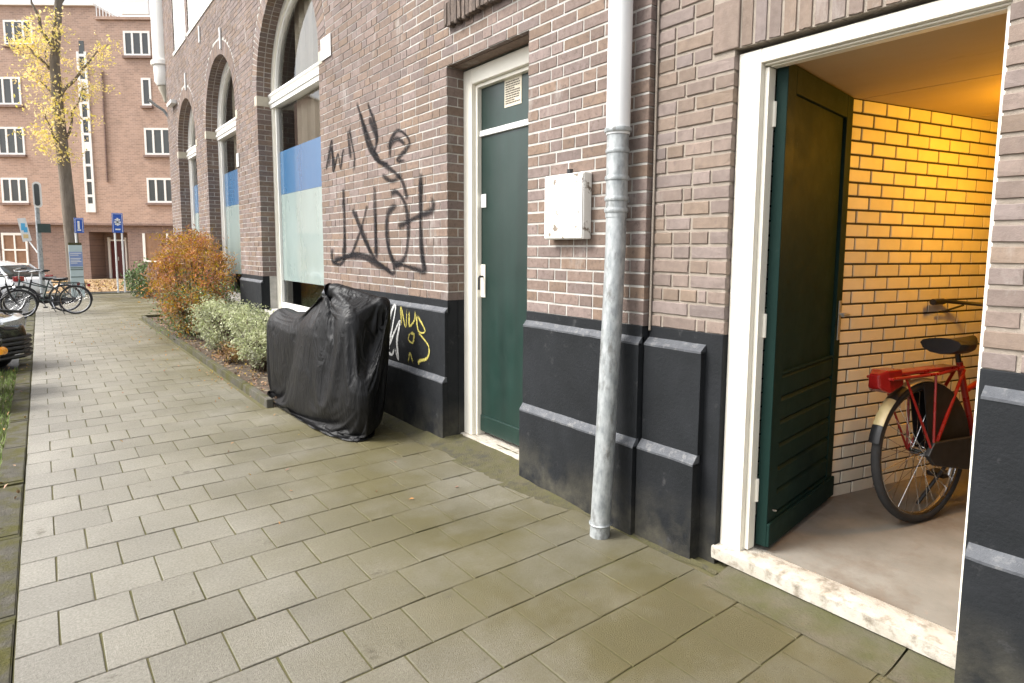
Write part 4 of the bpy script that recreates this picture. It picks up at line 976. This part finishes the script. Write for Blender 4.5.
def fwin(x0, z1, x1, z0, n=3, wid=None):
    wn = MB(FM); y0 = FD-.03; f_ = .10
    wn.box((x0, y0, z0), (x0+f_, y0+.1, z1)).box((x1-f_, y0, z0), (x1, y0+.1, z1)).box((x0+f_, y0, z0), (x1-f_, y0+.1, z0+f_)).box((x0+f_, y0, z1-f_), (x1-f_, y0+.1, z1))
    for i in range(1, n):
        xm = x0+(x1-x0)*i/n; wn.box((xm-.05, y0+.002, z0+f_), (xm+.05, y0+.1, z1-f_))
    o = wn.build('window', 'whitew', fb)
    for i in range(n):
        a, b = x0+(x1-x0)*i/n+.06, x0+(x1-x0)*(i+1)/n-.06
        MB(FM).box((a, FD-.005, z0+f_*.5), (b, FD+.02, z1-f_*.5)).build('pane', 'dglass', o)
    MB(FM).box((x0-.06, FD-.12, z0-.12), (x1+.06, FD+.03, z0-.004)).build('sill', 'fbrick2', o)
for zz in ((13.02, 11.82), (10.24, 8.86), (7.76, 6.36), (5.2, 3.92)):
    fwin(-26.95 if zz[0] < 11 else -26.24, zz[0], -25.58 if zz[0] < 11 else -24.77, zz[1])
    for dx in (-3.6, -7.2): fwin(-26.95+dx, zz[0], -25.58+dx, zz[1])
fwin(-20.22, 12.53, -18.88, 11.32); fwin(-19.44, 10.24, -18.95, 8.86, 1); fwin(-19.42, 7.76, -18.05, 6.4); fwin(-19.42, 5.24, -18.02, 3.97)
for zz in ((12.53, 11.32), (10.24, 8.86), (7.76, 6.4), (5.24, 3.97)): fwin(-15.9, zz[0], -14.5, zz[1])
sw = MB(FM).box((-22.62, FD-.06, 3.46), (-22.50, FD+.1, 11.5)).box((-22.24, FD-.06, 3.46), (-22.12, FD+.1, 11.5)).build('stair_window', 'whitew', fb)
zz = 3.46; i = 0
while zz < 11.4:
    MB(FM).box((-22.50, FD-.055, zz), (-22.24, FD+.09, zz+.13 if i % 4 else zz+.45)).build('glazing_bar', 'whitew', sw)
    MB(FM).box((-22.50, FD-.01, zz+.13 if i % 4 else zz+.45), (-22.24, FD+.03, zz+.78)).build('pane', 'dglass', sw); zz += .78; i += 1
MB(FM).box((-20.2, FD-.12, 13.3), (-18.82, FD+.01, 15.6)).build('white_balcony', 'whitew', fb)
MB(FM).box((-21.55, FD-.1, 13.06), (-10, FD+.3, 13.2)).build('roof_edge', 'fbrick', fb)
for i in range(8): MB(FM).box((-21.5+i*.16, FD-.05, 13.2), (-21.46+i*.16, FD-.02, 14.3)).build('railing_bar', 'signw', fb)
MB(FM).box((-21.55, FD-.06, 14.3), (-20.22, FD-.01, 14.37)).build('railing_bar', 'signw', fb)
MB(FM).tube([(-21.38, FD-.06, 10.6), (-21.40, FD-.06, 7.8), (-21.43, FD-.06, 5.0)], .05, 6).build('conduit', 'fbrick2', fb)
# entrance
dr = MB(FM).box((-22.28, FD+1.2, -.02), (-21.52, FD+1.28, 2.0)).build('door', 'reddoor', fb)
MB(FM).box((-22.42, FD+1.15, -.02), (-22.30, FD+1.3, 2.2)).box((-21.50, FD+1.15, -.02), (-21.42, FD+1.3, 2.2)).box((-22.30, FD+1.15, 2.0), (-21.50, FD+1.3, 2.08)).build('door_frame', 'whitew', dr)
MB(FM).box((-22.69, FD+1.3, -.1), (-20.69, FD+1.36, 2.46)).build('entrance_wall', 'fbrick2', fb)
MB(FM).tube([(-21.9, FD+1.19, .95), (-21.9, FD+1.19, 1.15)], .03, 6).build('handle', 'steel', dr)
for a, b in ((-30.5, -27.4), (-27.25, -25.9)):
    f_ = MB(FM).box((a, FD+.08, 2.25), (b, FD+.14, 2.38)).box((a, FD+.08, .7), (b, FD+.14, .8)).box((a, FD+.08, 1.45), (b, FD+.14, 1.53)).box((a, FD+.08, .8), (a+.1, FD+.14, 2.25)).box((b-.1, FD+.08, .8), (b, FD+.14, 2.25)).box(((a+b)/2-.04, FD+.082, .8), ((a+b)/2+.04, FD+.14, 2.25)).build('shop_window', 'whitew', fb)
    MB(FM).box((a+.1, FD+.12, .8), (b-.1, FD+.145, 2.25)).build('pane', 'wood', f_)
f_ = MB(FM).box((-19.85, FD+.06, .9), (-18.5, FD+.14, 1.0)).box((-19.85, FD+.06, 1.0), (-19.72, FD+.14, 2.4)).box((-18.6, FD+.06, 1.0), (-18.5, FD+.14, 2.4)).build('shop_window', 'whitew', fb)
MB(FM).box((-19.72, FD+.1, 1.0), (-18.6, FD+.145, 2.4)).build('pane', 'wood', f_)
# ================================================================== STREET FURNITURE
sg = thing('information_pillar', 'pale blue and white information pillar standing behind the bicycles', 'sign', (.9, 25, 0))
MB().box((.74, 24.95, -.02), (1.10, 25.1, 1.72)).build('panel', 'paleblue', sg, bevel=.01)
MB().box((.74, 24.95, 1.722), (1.09, 25.1, 1.80)).build('top_cap', 'kerb', sg)
MB().box((.745, 24.945, 1.02), (1.095, 24.949, 1.50)).build('blue_field', 'midblue', sg)
q = MB(); 
for i, zz in enumerate((1.44, 1.38, 1.27, 1.22, 1.17, 1.12)): q.box((.77, 24.941, zz), (.77+(.30, .22, .28, .25, .29, .18)[i], 24.944, zz+.02))
q.build('print_lines', 'signw', sg)
q = MB()
for zz in (.96, .90, .66): q.box((.75, 24.944, zz), (1.09, 24.949, zz+.025))
q.build('rule_lines', 'dgreen', sg)
def sign(name, label, X, Y, z0, z1, w, poles, sym):
    t = thing(name, label, 'sign', (X, Y, 0))
    MB().box((X-w/2, Y-.01, z0), (X+w/2, Y+.01, z1)).build('plate', 'bluesign', t, bevel=.01)
    q = MB(); e = .025; q.box((X-w/2+e, Y-.013, z0+e), (X-w/2+e+.012, Y-.0105, z1-e)).box((X+w/2-e-.012, Y-.013, z0+e), (X+w/2-e, Y-.0105, z1-e)).box((X-w/2+e, Y-.0131, z1-e-.012), (X+w/2-e, Y-.0106, z1-e)); q.build('border', 'signw', t)
    q = MB()
    for bx_ in sym: q.box((X+bx_[0], Y-.016, z0+bx_[1]), (X+bx_[2], Y-.0135, z0+bx_[3]))
    q.build('symbol', 'signw', t)
    for px in poles: MB().tube([(X+px, Y+.04, -.02), (X+px, Y+.04, z1)], .03, 8).build('pole', 'signw', t)
sign('blue_sign', 'blue sign with white figure on a single pole above the information pillar', 1.08, 25.5, 2.13, 2.63, .26, (-.1,), [(-.04, .13, .02, .40), (-.05, .07, .05, .12)])
sign('blue_sign', 'taller blue sign with white star symbol on two white poles by the entrance', 2.30, 27, 2.19, 2.91, .34, (-.10, .12), [(-.10, .36, .10, .42), (-.03, .26, .03, .54), (-.085, .29, -.035, .34), (.035, .29, .085, .34), (-.085, .45, -.035, .50), (.035, .45, .085, .50), (-.08, .10, .08, .15)])
pl = thing('street_pole', 'pale grey pole carrying a tall rounded mirror and dark green plate', 'pole', (0, 24, 0))
MB().tube([(0, 24, -.05), (0, 24, 2.9)], [.075, .06], 12).build('pole', 'zinc', pl, smooth=True)
def oval(mb, X, Y, z0, z1, w, th):
    n = 24; c = (z0+z1)/2; h = (z1-z0)/2-w/2; pts = []
    for k in range(n):
        a = 2*math.pi*k/n; pts.append((X+w/2*math.cos(a), c+w/2*math.sin(a)+(h if math.sin(a) > 0 else -h)))
    return mb.prism(pts, Y, Y+th, 'y')
oval(MB(), .03, 23.86, 2.84, 3.62, .22, .07).build('mirror_rim', 'whitew', pl)
oval(MB(), .02, 23.845, 2.90, 3.56, .13, .012).build('mirror_face', 'dglass', pl)
MB().box((-.02, 23.90, 2.09), (.30, 23.93, 2.36)).build('plate', 'dgreen', pl)
fl = thing('banner', 'small white banner with blue and yellow print on a slanted arm', 'flag', (-.1, 24.5, 0))
MB().quadmesh([(-.50, 24.5, 2.52), (-.30, 24.5, 2.55), (-.18, 24.5, 1.85), (-.40, 24.5, 1.80), (-.50, 24.52, 2.52), (-.30, 24.52, 2.55), (-.18, 24.52, 1.85), (-.40, 24.52, 1.80)], [(0, 1, 2, 3), (7, 6, 5, 4), (0, 4, 5, 1), (1, 5, 6, 2), (2, 6, 7, 3), (3, 7, 4, 0)]).build('cloth', 'signw', fl)
q = MB(); q.box((-.42, 24.493, 2.16), (-.32, 24.498, 2.38)); q.box((-.36, 24.492, 2.1), (-.27, 24.497, 2.26)); q.build('blue_print', 'skyblue', fl)
q = MB(); q.box((-.38, 24.493, 1.92), (-.26, 24.498, 2.04)); q.build('yellow_print', 'flagy', fl)
MB().tube([(-.25, 24.53, 1.82), (-.02, 24.2, 1.40), (0.0, 24.09, 1.38)], .02, 6).build('arm', 'signw', fl)
# ================================================================== BICYCLES
def bicycle(name, label, x, y, zg, yaw, sc=1., paint='black', guard='black', lean=0., group=None, steer=0., red=False):
    Mx = Matrix.Translation((x, y, zg)) @ Matrix.Rotation(yaw, 4, 'Z') @ Matrix.Rotation(lean, 4, 'X') @ Matrix.Scale(sc, 4)
    t = thing(name, label, 'bicycle', (x, y, zg), group); Rw = .335; H = .352
    FX = 1.10; Sx = Matrix.Translation((FX-.07, 0, .0)) @ Matrix.Rotation(steer, 4, 'Z') @ Matrix.Translation((-(FX-.07), 0, 0))
    def wheel(cx, mx):
        w = MB(mx); w.torus((cx, 0, H), (0, 1, 0), .312, .011, 40, 8, flat=1.3); w.tube([(cx, -.04, H), (cx, .04, H)], .022, 10); w = w.build('wheel', 'chrome', t, smooth=True)
        MB(mx).torus((cx, 0, H), (0, 1, 0), Rw-.004, .0225, 44, 10).build('tyre', 'rubber', w, smooth=True)
        s = MB(mx)
        for k in range(32):
            a = 2*math.pi*k/32; sd = -1 if k % 2 else 1; a2 = a+(.9 if (k//2) % 2 else -.9)
            s.tube([(cx+.02*math.cos(a2), sd*.03, H+.02*math.sin(a2)), (cx+.305*math.cos(a), 0, H+.305*math.sin(a))], .0016, 4, cap=False)
        s.build('spokes', 'chrome', w)['kind'] = 'stuff'
    wheel(0, Mx); wheel(FX, Mx @ Sx)
    bbx, bbz = .46, .30; st = (.30, 0, .86); hd0, hd1 = (.93, 0, .62), (.88, 0, .86)
    f = MB(Mx)
    f.tube([(bbx, 0, bbz), (.32, 0, .78)], .016, 10); f.tube([(bbx, 0, bbz), (.62, 0, .36), hd0], .018, 10); f.tube([(.36, 0, .62), (.62, 0, .70), (.895, 0, .80)], .015, 10); f.tube([hd0, hd1], .020, 10)
    for s in (-1, 1):
        f.tube([(bbx, s*.035, bbz), (0, s*.06, H)], .010, 8); f.tube([(0, s*.06, H), (.325, s*.022, .74)], .0085, 8)
    f.build('frame', paint, t, smooth=True)
    f = MB(Mx @ Sx)
    for s in (-1, 1): f.tube([(.935, s*.045, .62), (.99, s*.055, .50), (1.06, s*.06, .38), (FX, s*.06, H)], [.014, .013, .011, .009], 8)
    f.tube([(.935, -.05, .62), (.935, .05, .62)], .016, 8); f.build('fork', paint, t, smooth=True)
    hb = MB(Mx @ Sx).tube([(.885, 0, .86), (.87, 0, 1.02), (.90, 0, 1.04)], .012, 8).tube([(.56, .27, 1.08), (.70, .29, 1.08), (.86, .22, 1.06), (.92, .08, 1.045), (.92, -.08, 1.045), (.86, -.22, 1.06), (.70, -.29, 1.08), (.56, -.27, 1.08)], .011, 8).build('handlebar', 'chrome' if not red else 'black', t, smooth=True)
    for s in (-1, 1):
        MB(Mx @ Sx).tube([(.54, s*.268, 1.08), (.67, s*.288, 1.08)], .018, 8).build('grip', 'black', hb, smooth=True)
        MB(Mx @ Sx).tube([(.80, s*.25, 1.055), (.72, s*.285, 1.03), (.64, s*.29, 1.02)], .006, 6).build('brake_lever', 'black', hb, smooth=True)
    MB(Mx @ Sx).tube([(.90, .06, 1.05), (.97, .05, 1.06), (1.01, .02, .98), (.97, 0, .80)], .005, 6).build('cable', 'black', hb)
    # saddle
    rings = []
    for i in range(9):
        u = i/8; xx = .16+.28*u; wd = .105*(1-u)**.8+.022 if u > .1 else .10; zt = .885-.01*math.sin(u*3)
        rings.append([(xx, wd*math.cos(a), zt+(.028 if math.sin(a) > 0 else .055)*math.sin(a)) for a in [2*math.pi*k/12 for k in range(12)]])
    MB(Mx).loft(rings).tube([(.315, 0, .78), (.30, 0, .85)], .013, 8).build('saddle', 'black', t, smooth=True)
    # mudguards
    def guard_mesh(cx, a0, a1, mx):
        g = MB(mx); rows = []
        for i in range(19):
            a = a0+(a1-a0)*i/18; rows.append([(cx+(.368-.010*e*e)*math.cos(a), .027*e, H+(.368-.010*e*e)*math.sin(a)) for e in (-1, -.6, 0, .6, 1)]+[(cx+(.364-.010*e*e)*math.cos(a), .026*e, H+(.364-.010*e*e)*math.sin(a)) for e in (1, .6, 0, -.6, -1)])
        return g.loft(rows)
    if red:
        for a_, b_, mm in ((62, 112, 'cream'), (112.2, 128, 'black'), (128.2, 152, 'cream'), (152.2, 166, 'black')): guard_mesh(0, R(a_), R(b_), Mx).build('mudguard', mm, t, smooth=True)
    else: guard_mesh(0, R(55), R(185), Mx).build('mudguard', guard, t, smooth=True)
    guard_mesh(FX, R(10), R(150), Mx @ Sx).build('mudguard', guard, t, smooth=True)
    # rear rack
    rk = MB(Mx)
    for s in (-1, 1):
        rk.tube([(.27, s*.05, .76), (.05, s*.065, .745), (-.30, s*.06, .745)], .008, 8); rk.tube([(-.20, s*.06, .745), (0, s*.065, H)], .006, 6); rk.tube([(.02, s*.065, .745), (0, s*.065, H)], .006, 6)
    for xx in (-.30, -.15, .0, .15): rk.tube([(xx, -.062, .745), (xx, .062, .745)], .007, 6)
    rk = rk.build('rear_rack', paint, t, smooth=True)
    if red: MB(Mx).loft([[(-.345, y_, z_) for y_, z_ in ((-.03, .70), (.03, .70), (.025, .765), (-.025, .765))], [(-.30, y_, z_) for y_, z_ in ((-.055, .675), (.055, .675), (.045, .785), (-.045, .785))], [(-.20, y_, z_) for y_, z_ in ((-.055, .71), (.055, .71), (.045, .785), (-.045, .785))]]).build('rear_light', 'redlens', rk, bevel=.01)
    else: MB(Mx).box((-.325, -.04, .672), (-.258, .04, .748)).build('rear_light', 'redlens', rk, bevel=.018)
    if red:
        MB(Mx).loft([[(-.205, y_, .753) for y_ in (-.04, .04)]+[(-.205, .04, .768), (-.205, -.04, .768)], [(.24, y_, .753) for y_ in (-.045, .045)]+[(.24, .045, .77), (.24, -.045, .77)]]).build('rack_tray', paint, rk, bevel=.004)
        g = MB(Mx); rows = []
        for s in (-1, 1):   # black coat guard over the upper wheel half
            pts = [(0.02, s*.034, H-.02)]+[(.35*math.cos(a), s*.034, H+.35*math.sin(a)) for a in [R(-15+110*i/12) for i in range(13)]]
            g.quadmesh(pts+[(p[0], p[1]+s*.003, p[2]) for p in pts], [tuple(range(14)), tuple(range(14, 28))[::-1]]+[(i, (i+1) % 14, 14+(i+1) % 14, 14+i) for i in range(14)])
        g.build('coat_guard', 'black', t)
    # chain case, cranks, pedals
    cc = MB(Mx); pts = [(0, H+.06), (-.05, H), (0, H-.055), (bbx, bbz-.10), (bbx+.09, bbz-.05), (bbx+.10, bbz+.03), (bbx, bbz+.10)]
    vs = [(p, -.05, q_) for p, q_ in pts]+[(p, -.075, q_) for p, q_ in pts]; n = len(pts)
    cc.quadmesh(vs, [tuple(range(n)), tuple(range(n, 2*n))[::-1]]+[(i, (i+1) % n, n+(i+1) % n, n+i) for i in range(n)]).build('chain_case', 'black', t, bevel=.006)
    for s, a in ((-1, R(70)), (1, R(250))):
        p = (bbx+.165*math.cos(a), s*.10, bbz+.165*math.sin(a)); c_ = MB(Mx).tube([(bbx, s*.085, bbz), p], .010, 6).build('crank', 'chrome', t)
        MB(Mx).box((p[0]-.045, p[1]+(0 if s > 0 else -.09), p[2]-.012), (p[0]+.045, p[1]+(.09 if s > 0 else 0), p[2]+.012)).build('pedal', 'black', c_)
    MB(Mx).tube([(.36, .04, .29), (.20, .14, .01)], .009, 6).build('kickstand', 'black', t)
    MB(Mx @ Sx).tube([(1.0, 0, .74), (1.05, 0, .75)], [.035, .045], 10).build('front_light', 'chrome', t)
    return t
bicycle('bicycle', 'red bicycle with black coat guard leaning inside the shed', 3.93, 1.235, FZ, R(-13.5), 1.16, 'red', 'black', R(-4), red=True)
gb = 'bicycles parked at the end of the pavement'
bicycle('bicycle', 'dark bicycle standing broadside nearest the information pillar', .62, 18.7, 0, R(163), 1.0, 'black', 'black', R(4), gb, .35)
bicycle('bicycle', 'dark bicycle beside the black car with its front wheel overlapping the next one', -1.55, 18.55, -.06, R(8), 1.0, 'black', 'black', R(3), gb, -.2)
bicycle('bicycle', 'bicycle with pale handlebars half hidden behind the other dark bicycles', .45, 19.6, 0, R(175), 1.0, 'dgreen', 'chrome', R(-4), gb, .6)
# ================================================================== CARS
def car(name, label, x, y, zg, yaw, paint, L=4.3, W=1.78, Ht=1.48, belt=.92, hoodz=.86):
    Mx = Matrix.Translation((x, y, zg)) @ Matrix.Rotation(yaw, 4, 'Z')
    t = thing(name, label, 'car', (x, y, zg))
    # stations: x from front (0) backwards, top z of lower body, half width, low z
    ST = [(0.0, .62, .62, .30), (.05, .68, .74, .22), (.18, .74, .83, .19), (.45, hoodz-.05, .88, .18), (1.0, hoodz+.02, .89, .18), (1.35, belt, .89, .18), (2.4, belt+.03, .89, .18), (3.4, belt+.04, .88, .18), (L-.25, belt+.02, .84, .22), (L-.06, belt-.08, .76, .28), (L, .62, .66, .34)]
    k = W/1.78; rings = []
    for xx, zt, hw, zl in ST:
        hw *= k; c = (zt+zl)/2; h = (zt-zl)/2
        pr = [(-hw*.86, zl), (-hw*.97, zl+.10), (-hw, zl+h*.9), (-hw*.985, zt-.14), (-hw*.93, zt-.04), (-hw*.75, zt), (0, zt+.025), (hw*.75, zt), (hw*.93, zt-.04), (hw*.985, zt-.14), (hw, zl+h*.9), (hw*.97, zl+.10), (hw*.86, zl)]
        rings.append([(-xx, p, q_) for p, q_ in pr])
    body = MB(Mx).loft(rings).build('body', paint, t, smooth=True, angle=35)
    sub = body.modifiers.new('sub', 'SUBSURF'); sub.levels = 1; sub.render_levels = 2
    G_ = [(1.15, belt-.03, .80), (1.75, Ht-.06, .64), (2.3, Ht, .62), (3.1, Ht-.02, .61), (3.7, Ht-.14, .60), (L-.22, belt, .72)]
    rings = []
    for xx, zt, hw in G_:
        hw *= k; zb = belt-.05; zt = max(zt, zb+.02)
        rings.append([(-xx, -hw-.08*(zt-zb)*1.6, zb), (-xx, -hw, zt-.05*(zt > zb+.1)), (-xx, -hw*.8, zt), (-xx, hw*.8, zt), (-xx, hw, zt-.05*(zt > zb+.1)), (-xx, hw+.08*(zt-zb)*1.6, zb)])
    MB(Mx).loft(rings).build('window_glass', 'cglass', t, smooth=True, angle=30)
    rf = MB(Mx); rings = []
    for xx, zt, hw in G_[1:5]:
        hw *= k; rings.append([(-xx, -hw-.012, zt-.07), (-xx, -hw*.8, zt+.012), (-xx, hw*.8, zt+.012), (-xx, hw+.012, zt-.07)])
    rf.loft(rings).build('roof', paint, t, smooth=True)
    for s in (-1, 1):
        for a, b in (((1.12, belt-.02, .83), (1.75, Ht-.06, .655)), ((2.45, belt, .84), (2.45, Ht-.02, .64)), ((L-.3, belt, .76), (3.7, Ht-.12, .62))):
            MB(Mx).tube([(-a[0], s*a[2]*k, a[1]), (-b[0], s*b[2]*k, b[1])], .035, 6).build('pillar', paint, t)
        # headlight, wraps the corner
        MB(Mx).loft([[(-.03, s*.40*k, .60), (-.03, s*.40*k, .70), (-.12, s*.40*k, .735), (-.12, s*.40*k, .60)], [(-.05, s*.62*k, .60), (-.06, s*.62*k, .72), (-.16, s*.62*k, .76), (-.16, s*.62*k, .60)], [(-.14, s*.79*k, .63), (-.16, s*.79*k, .745), (-.3, s*.79*k, .79), (-.3, s*.79*k, .62)], [(-.34, s*.875*k, .68), (-.34, s*.87*k, .77), (-.45, s*.87*k, .79), (-.45, s*.875*k, .69)]]).build('headlight', 'lens', t, smooth=True, angle=30)
        MB(Mx).box((-L+.02, s*.45*k, .68), (-L+.16, s*.74*k, .84)).build('tail_light', 'redlens', t, bevel=.02)
        MB(Mx).loft([[(-1.35, s*.88*k, .95), (-1.35, s*.88*k, .99), (-1.42, s*.88*k, .99), (-1.42, s*.88*k, .95)], [(-1.33, s*1.02*k, .94), (-1.33, s*1.02*k, 1.06), (-1.46, s*1.02*k, 1.06), (-1.46, s*1.02*k, .94)]]).build('wing_mirror', paint, t, bevel=.01)
        for xx in (.78, L-.82):
            wh = MB(Mx).tube([(-xx, s*(.70)*k, .31), (-xx, s*(.885)*k, .31)], .21, 20).build('wheel', 'chrome', t, smooth=True)
            MB(Mx).torus((-xx, s*.79*k, .31), (0, 1, 0), .245, .075, 28, 10, flat=1.35).build('tyre', 'rubber', wh, smooth=True)
            MB(Mx).torus((-xx, s*.80*k, .33), (0, 1, 0), .335, .03, 28, 8, flat=2.8).build('wheel_arch', 'black', t, smooth=True)
    for i in range(4): MB(Mx).box((.012, -.38*k, .52+i*.045), (-.06, .38*k, .545+i*.045)).build('grille_slat', 'chrome' if i == 3 else 'black', t, bevel=.004)
    for i in range(5):
        zb = .20+i*.062; pts = [(-.30, -.885*k), (-.12, -.82*k), (-.0, -.62*k), (.03, -.3*k), (.035, 0), (.03, .3*k), (-.0, .62*k), (-.12, .82*k), (-.30, .885*k)]
        MB(Mx).tube([(p, q_, zb+.02) for p, q_ in pts], .026, 6).build('bumper_rib', 'black', t)
    MB(Mx).box((.045, -.26, .34), (.065, .26, .45)).build('number_plate', 'amber' if paint == 'carblk' else 'signw', t, bevel=.003)
    return t
car('parked_car', 'black car parked with its nose at the left edge of the pavement', -.73, 10.35, -.06, R(-50), 'carblk', Ht=1.42)
car('parked_car', 'white car parked behind the bicycles in front of the shop windows', -3.6, 27.6, -.10, R(180-38), 'carwht', L=4.4, Ht=1.30, belt=.80, hoodz=.78)
# scooter half out of the left edge
SM = Matrix.Translation((.03, -1.55, -.02))
sc = thing('scooter', 'black scooter with amber indicator standing in front of the black car', 'scooter', SM @ Vector((-.62, 9.9, -.02)))
wq = MB(SM).torus((-.56, 9.62, .20), (1, 0, 0), .17, .05, 26, 10).build('wheel', 'rubber', sc, smooth=True)
MB(SM).tube([(-.59, 9.62, .20), (-.53, 9.62, .20)], .13, 18).build('rim', 'chrome', wq)
wq = MB(SM).torus((-.60, 10.72, .20), (1, 0, 0), .17, .05, 26, 10).build('wheel', 'rubber', sc, smooth=True)
MB(SM).tube([(-.63, 10.72, .20), (-.57, 10.72, .20)], .13, 18).build('rim', 'chrome', wq)
rings = [[(-.58+wx*math.cos(a), 9.72+.10*zz+.05*math.sin(a), zz) for a in [2*math.pi*k/12 for k in range(12)]] for wx, zz in ((.06, .36), (.16, .5), (.19, .7), (.17, .85), (.10, .97))]
MB(SM).loft(rings).build('leg_shield', 'carblk', sc, smooth=True)
rings = [[(-.60+wx*math.cos(a), yy_, zc+hz*math.sin(a)) for a in [2*math.pi*k/12 for k in range(12)]] for yy_, wx, zc, hz in ((9.85, .12, .30, .05), (10.15, .14, .32, .07), (10.3, .17, .50, .22), (10.75, .17, .56, .18), (11.0, .08, .60, .08))]
MB(SM).loft(rings).build('body', 'carblk', sc, smooth=True)
MB(SM).box((-.74, 10.25, .74), (-.46, 10.85, .82)).build('seat', 'black', sc, bevel=.03)
MB(SM).tube([(-.95, 9.95, .98), (-.7, 9.84, 1.02), (-.58, 9.82, 1.0), (-.46, 9.84, 1.02), (-.22, 9.95, .98)], .015, 8).build('handlebar', 'black', sc)
MB(SM).torus((-.56, 9.62, .20), (1, 0, 0), .24, .03, 18, 6, a0=R(-70), a1=R(60), flat=2.2).build('mudguard', 'carblk', sc, smooth=True)
MB(SM).tube([(-.58, 9.66, .80), (-.58, 9.72, .80)], [.06, .07], 12).build('headlight', 'lens', sc)
for s in (-1, 1): MB(SM).tube([(-.58+s*.17, 9.66, .60), (-.58+s*.19, 9.74, .60)], [.03, .045], 10).build('indicator', 'amber', sc)
scene.render.engine = 'CYCLES'
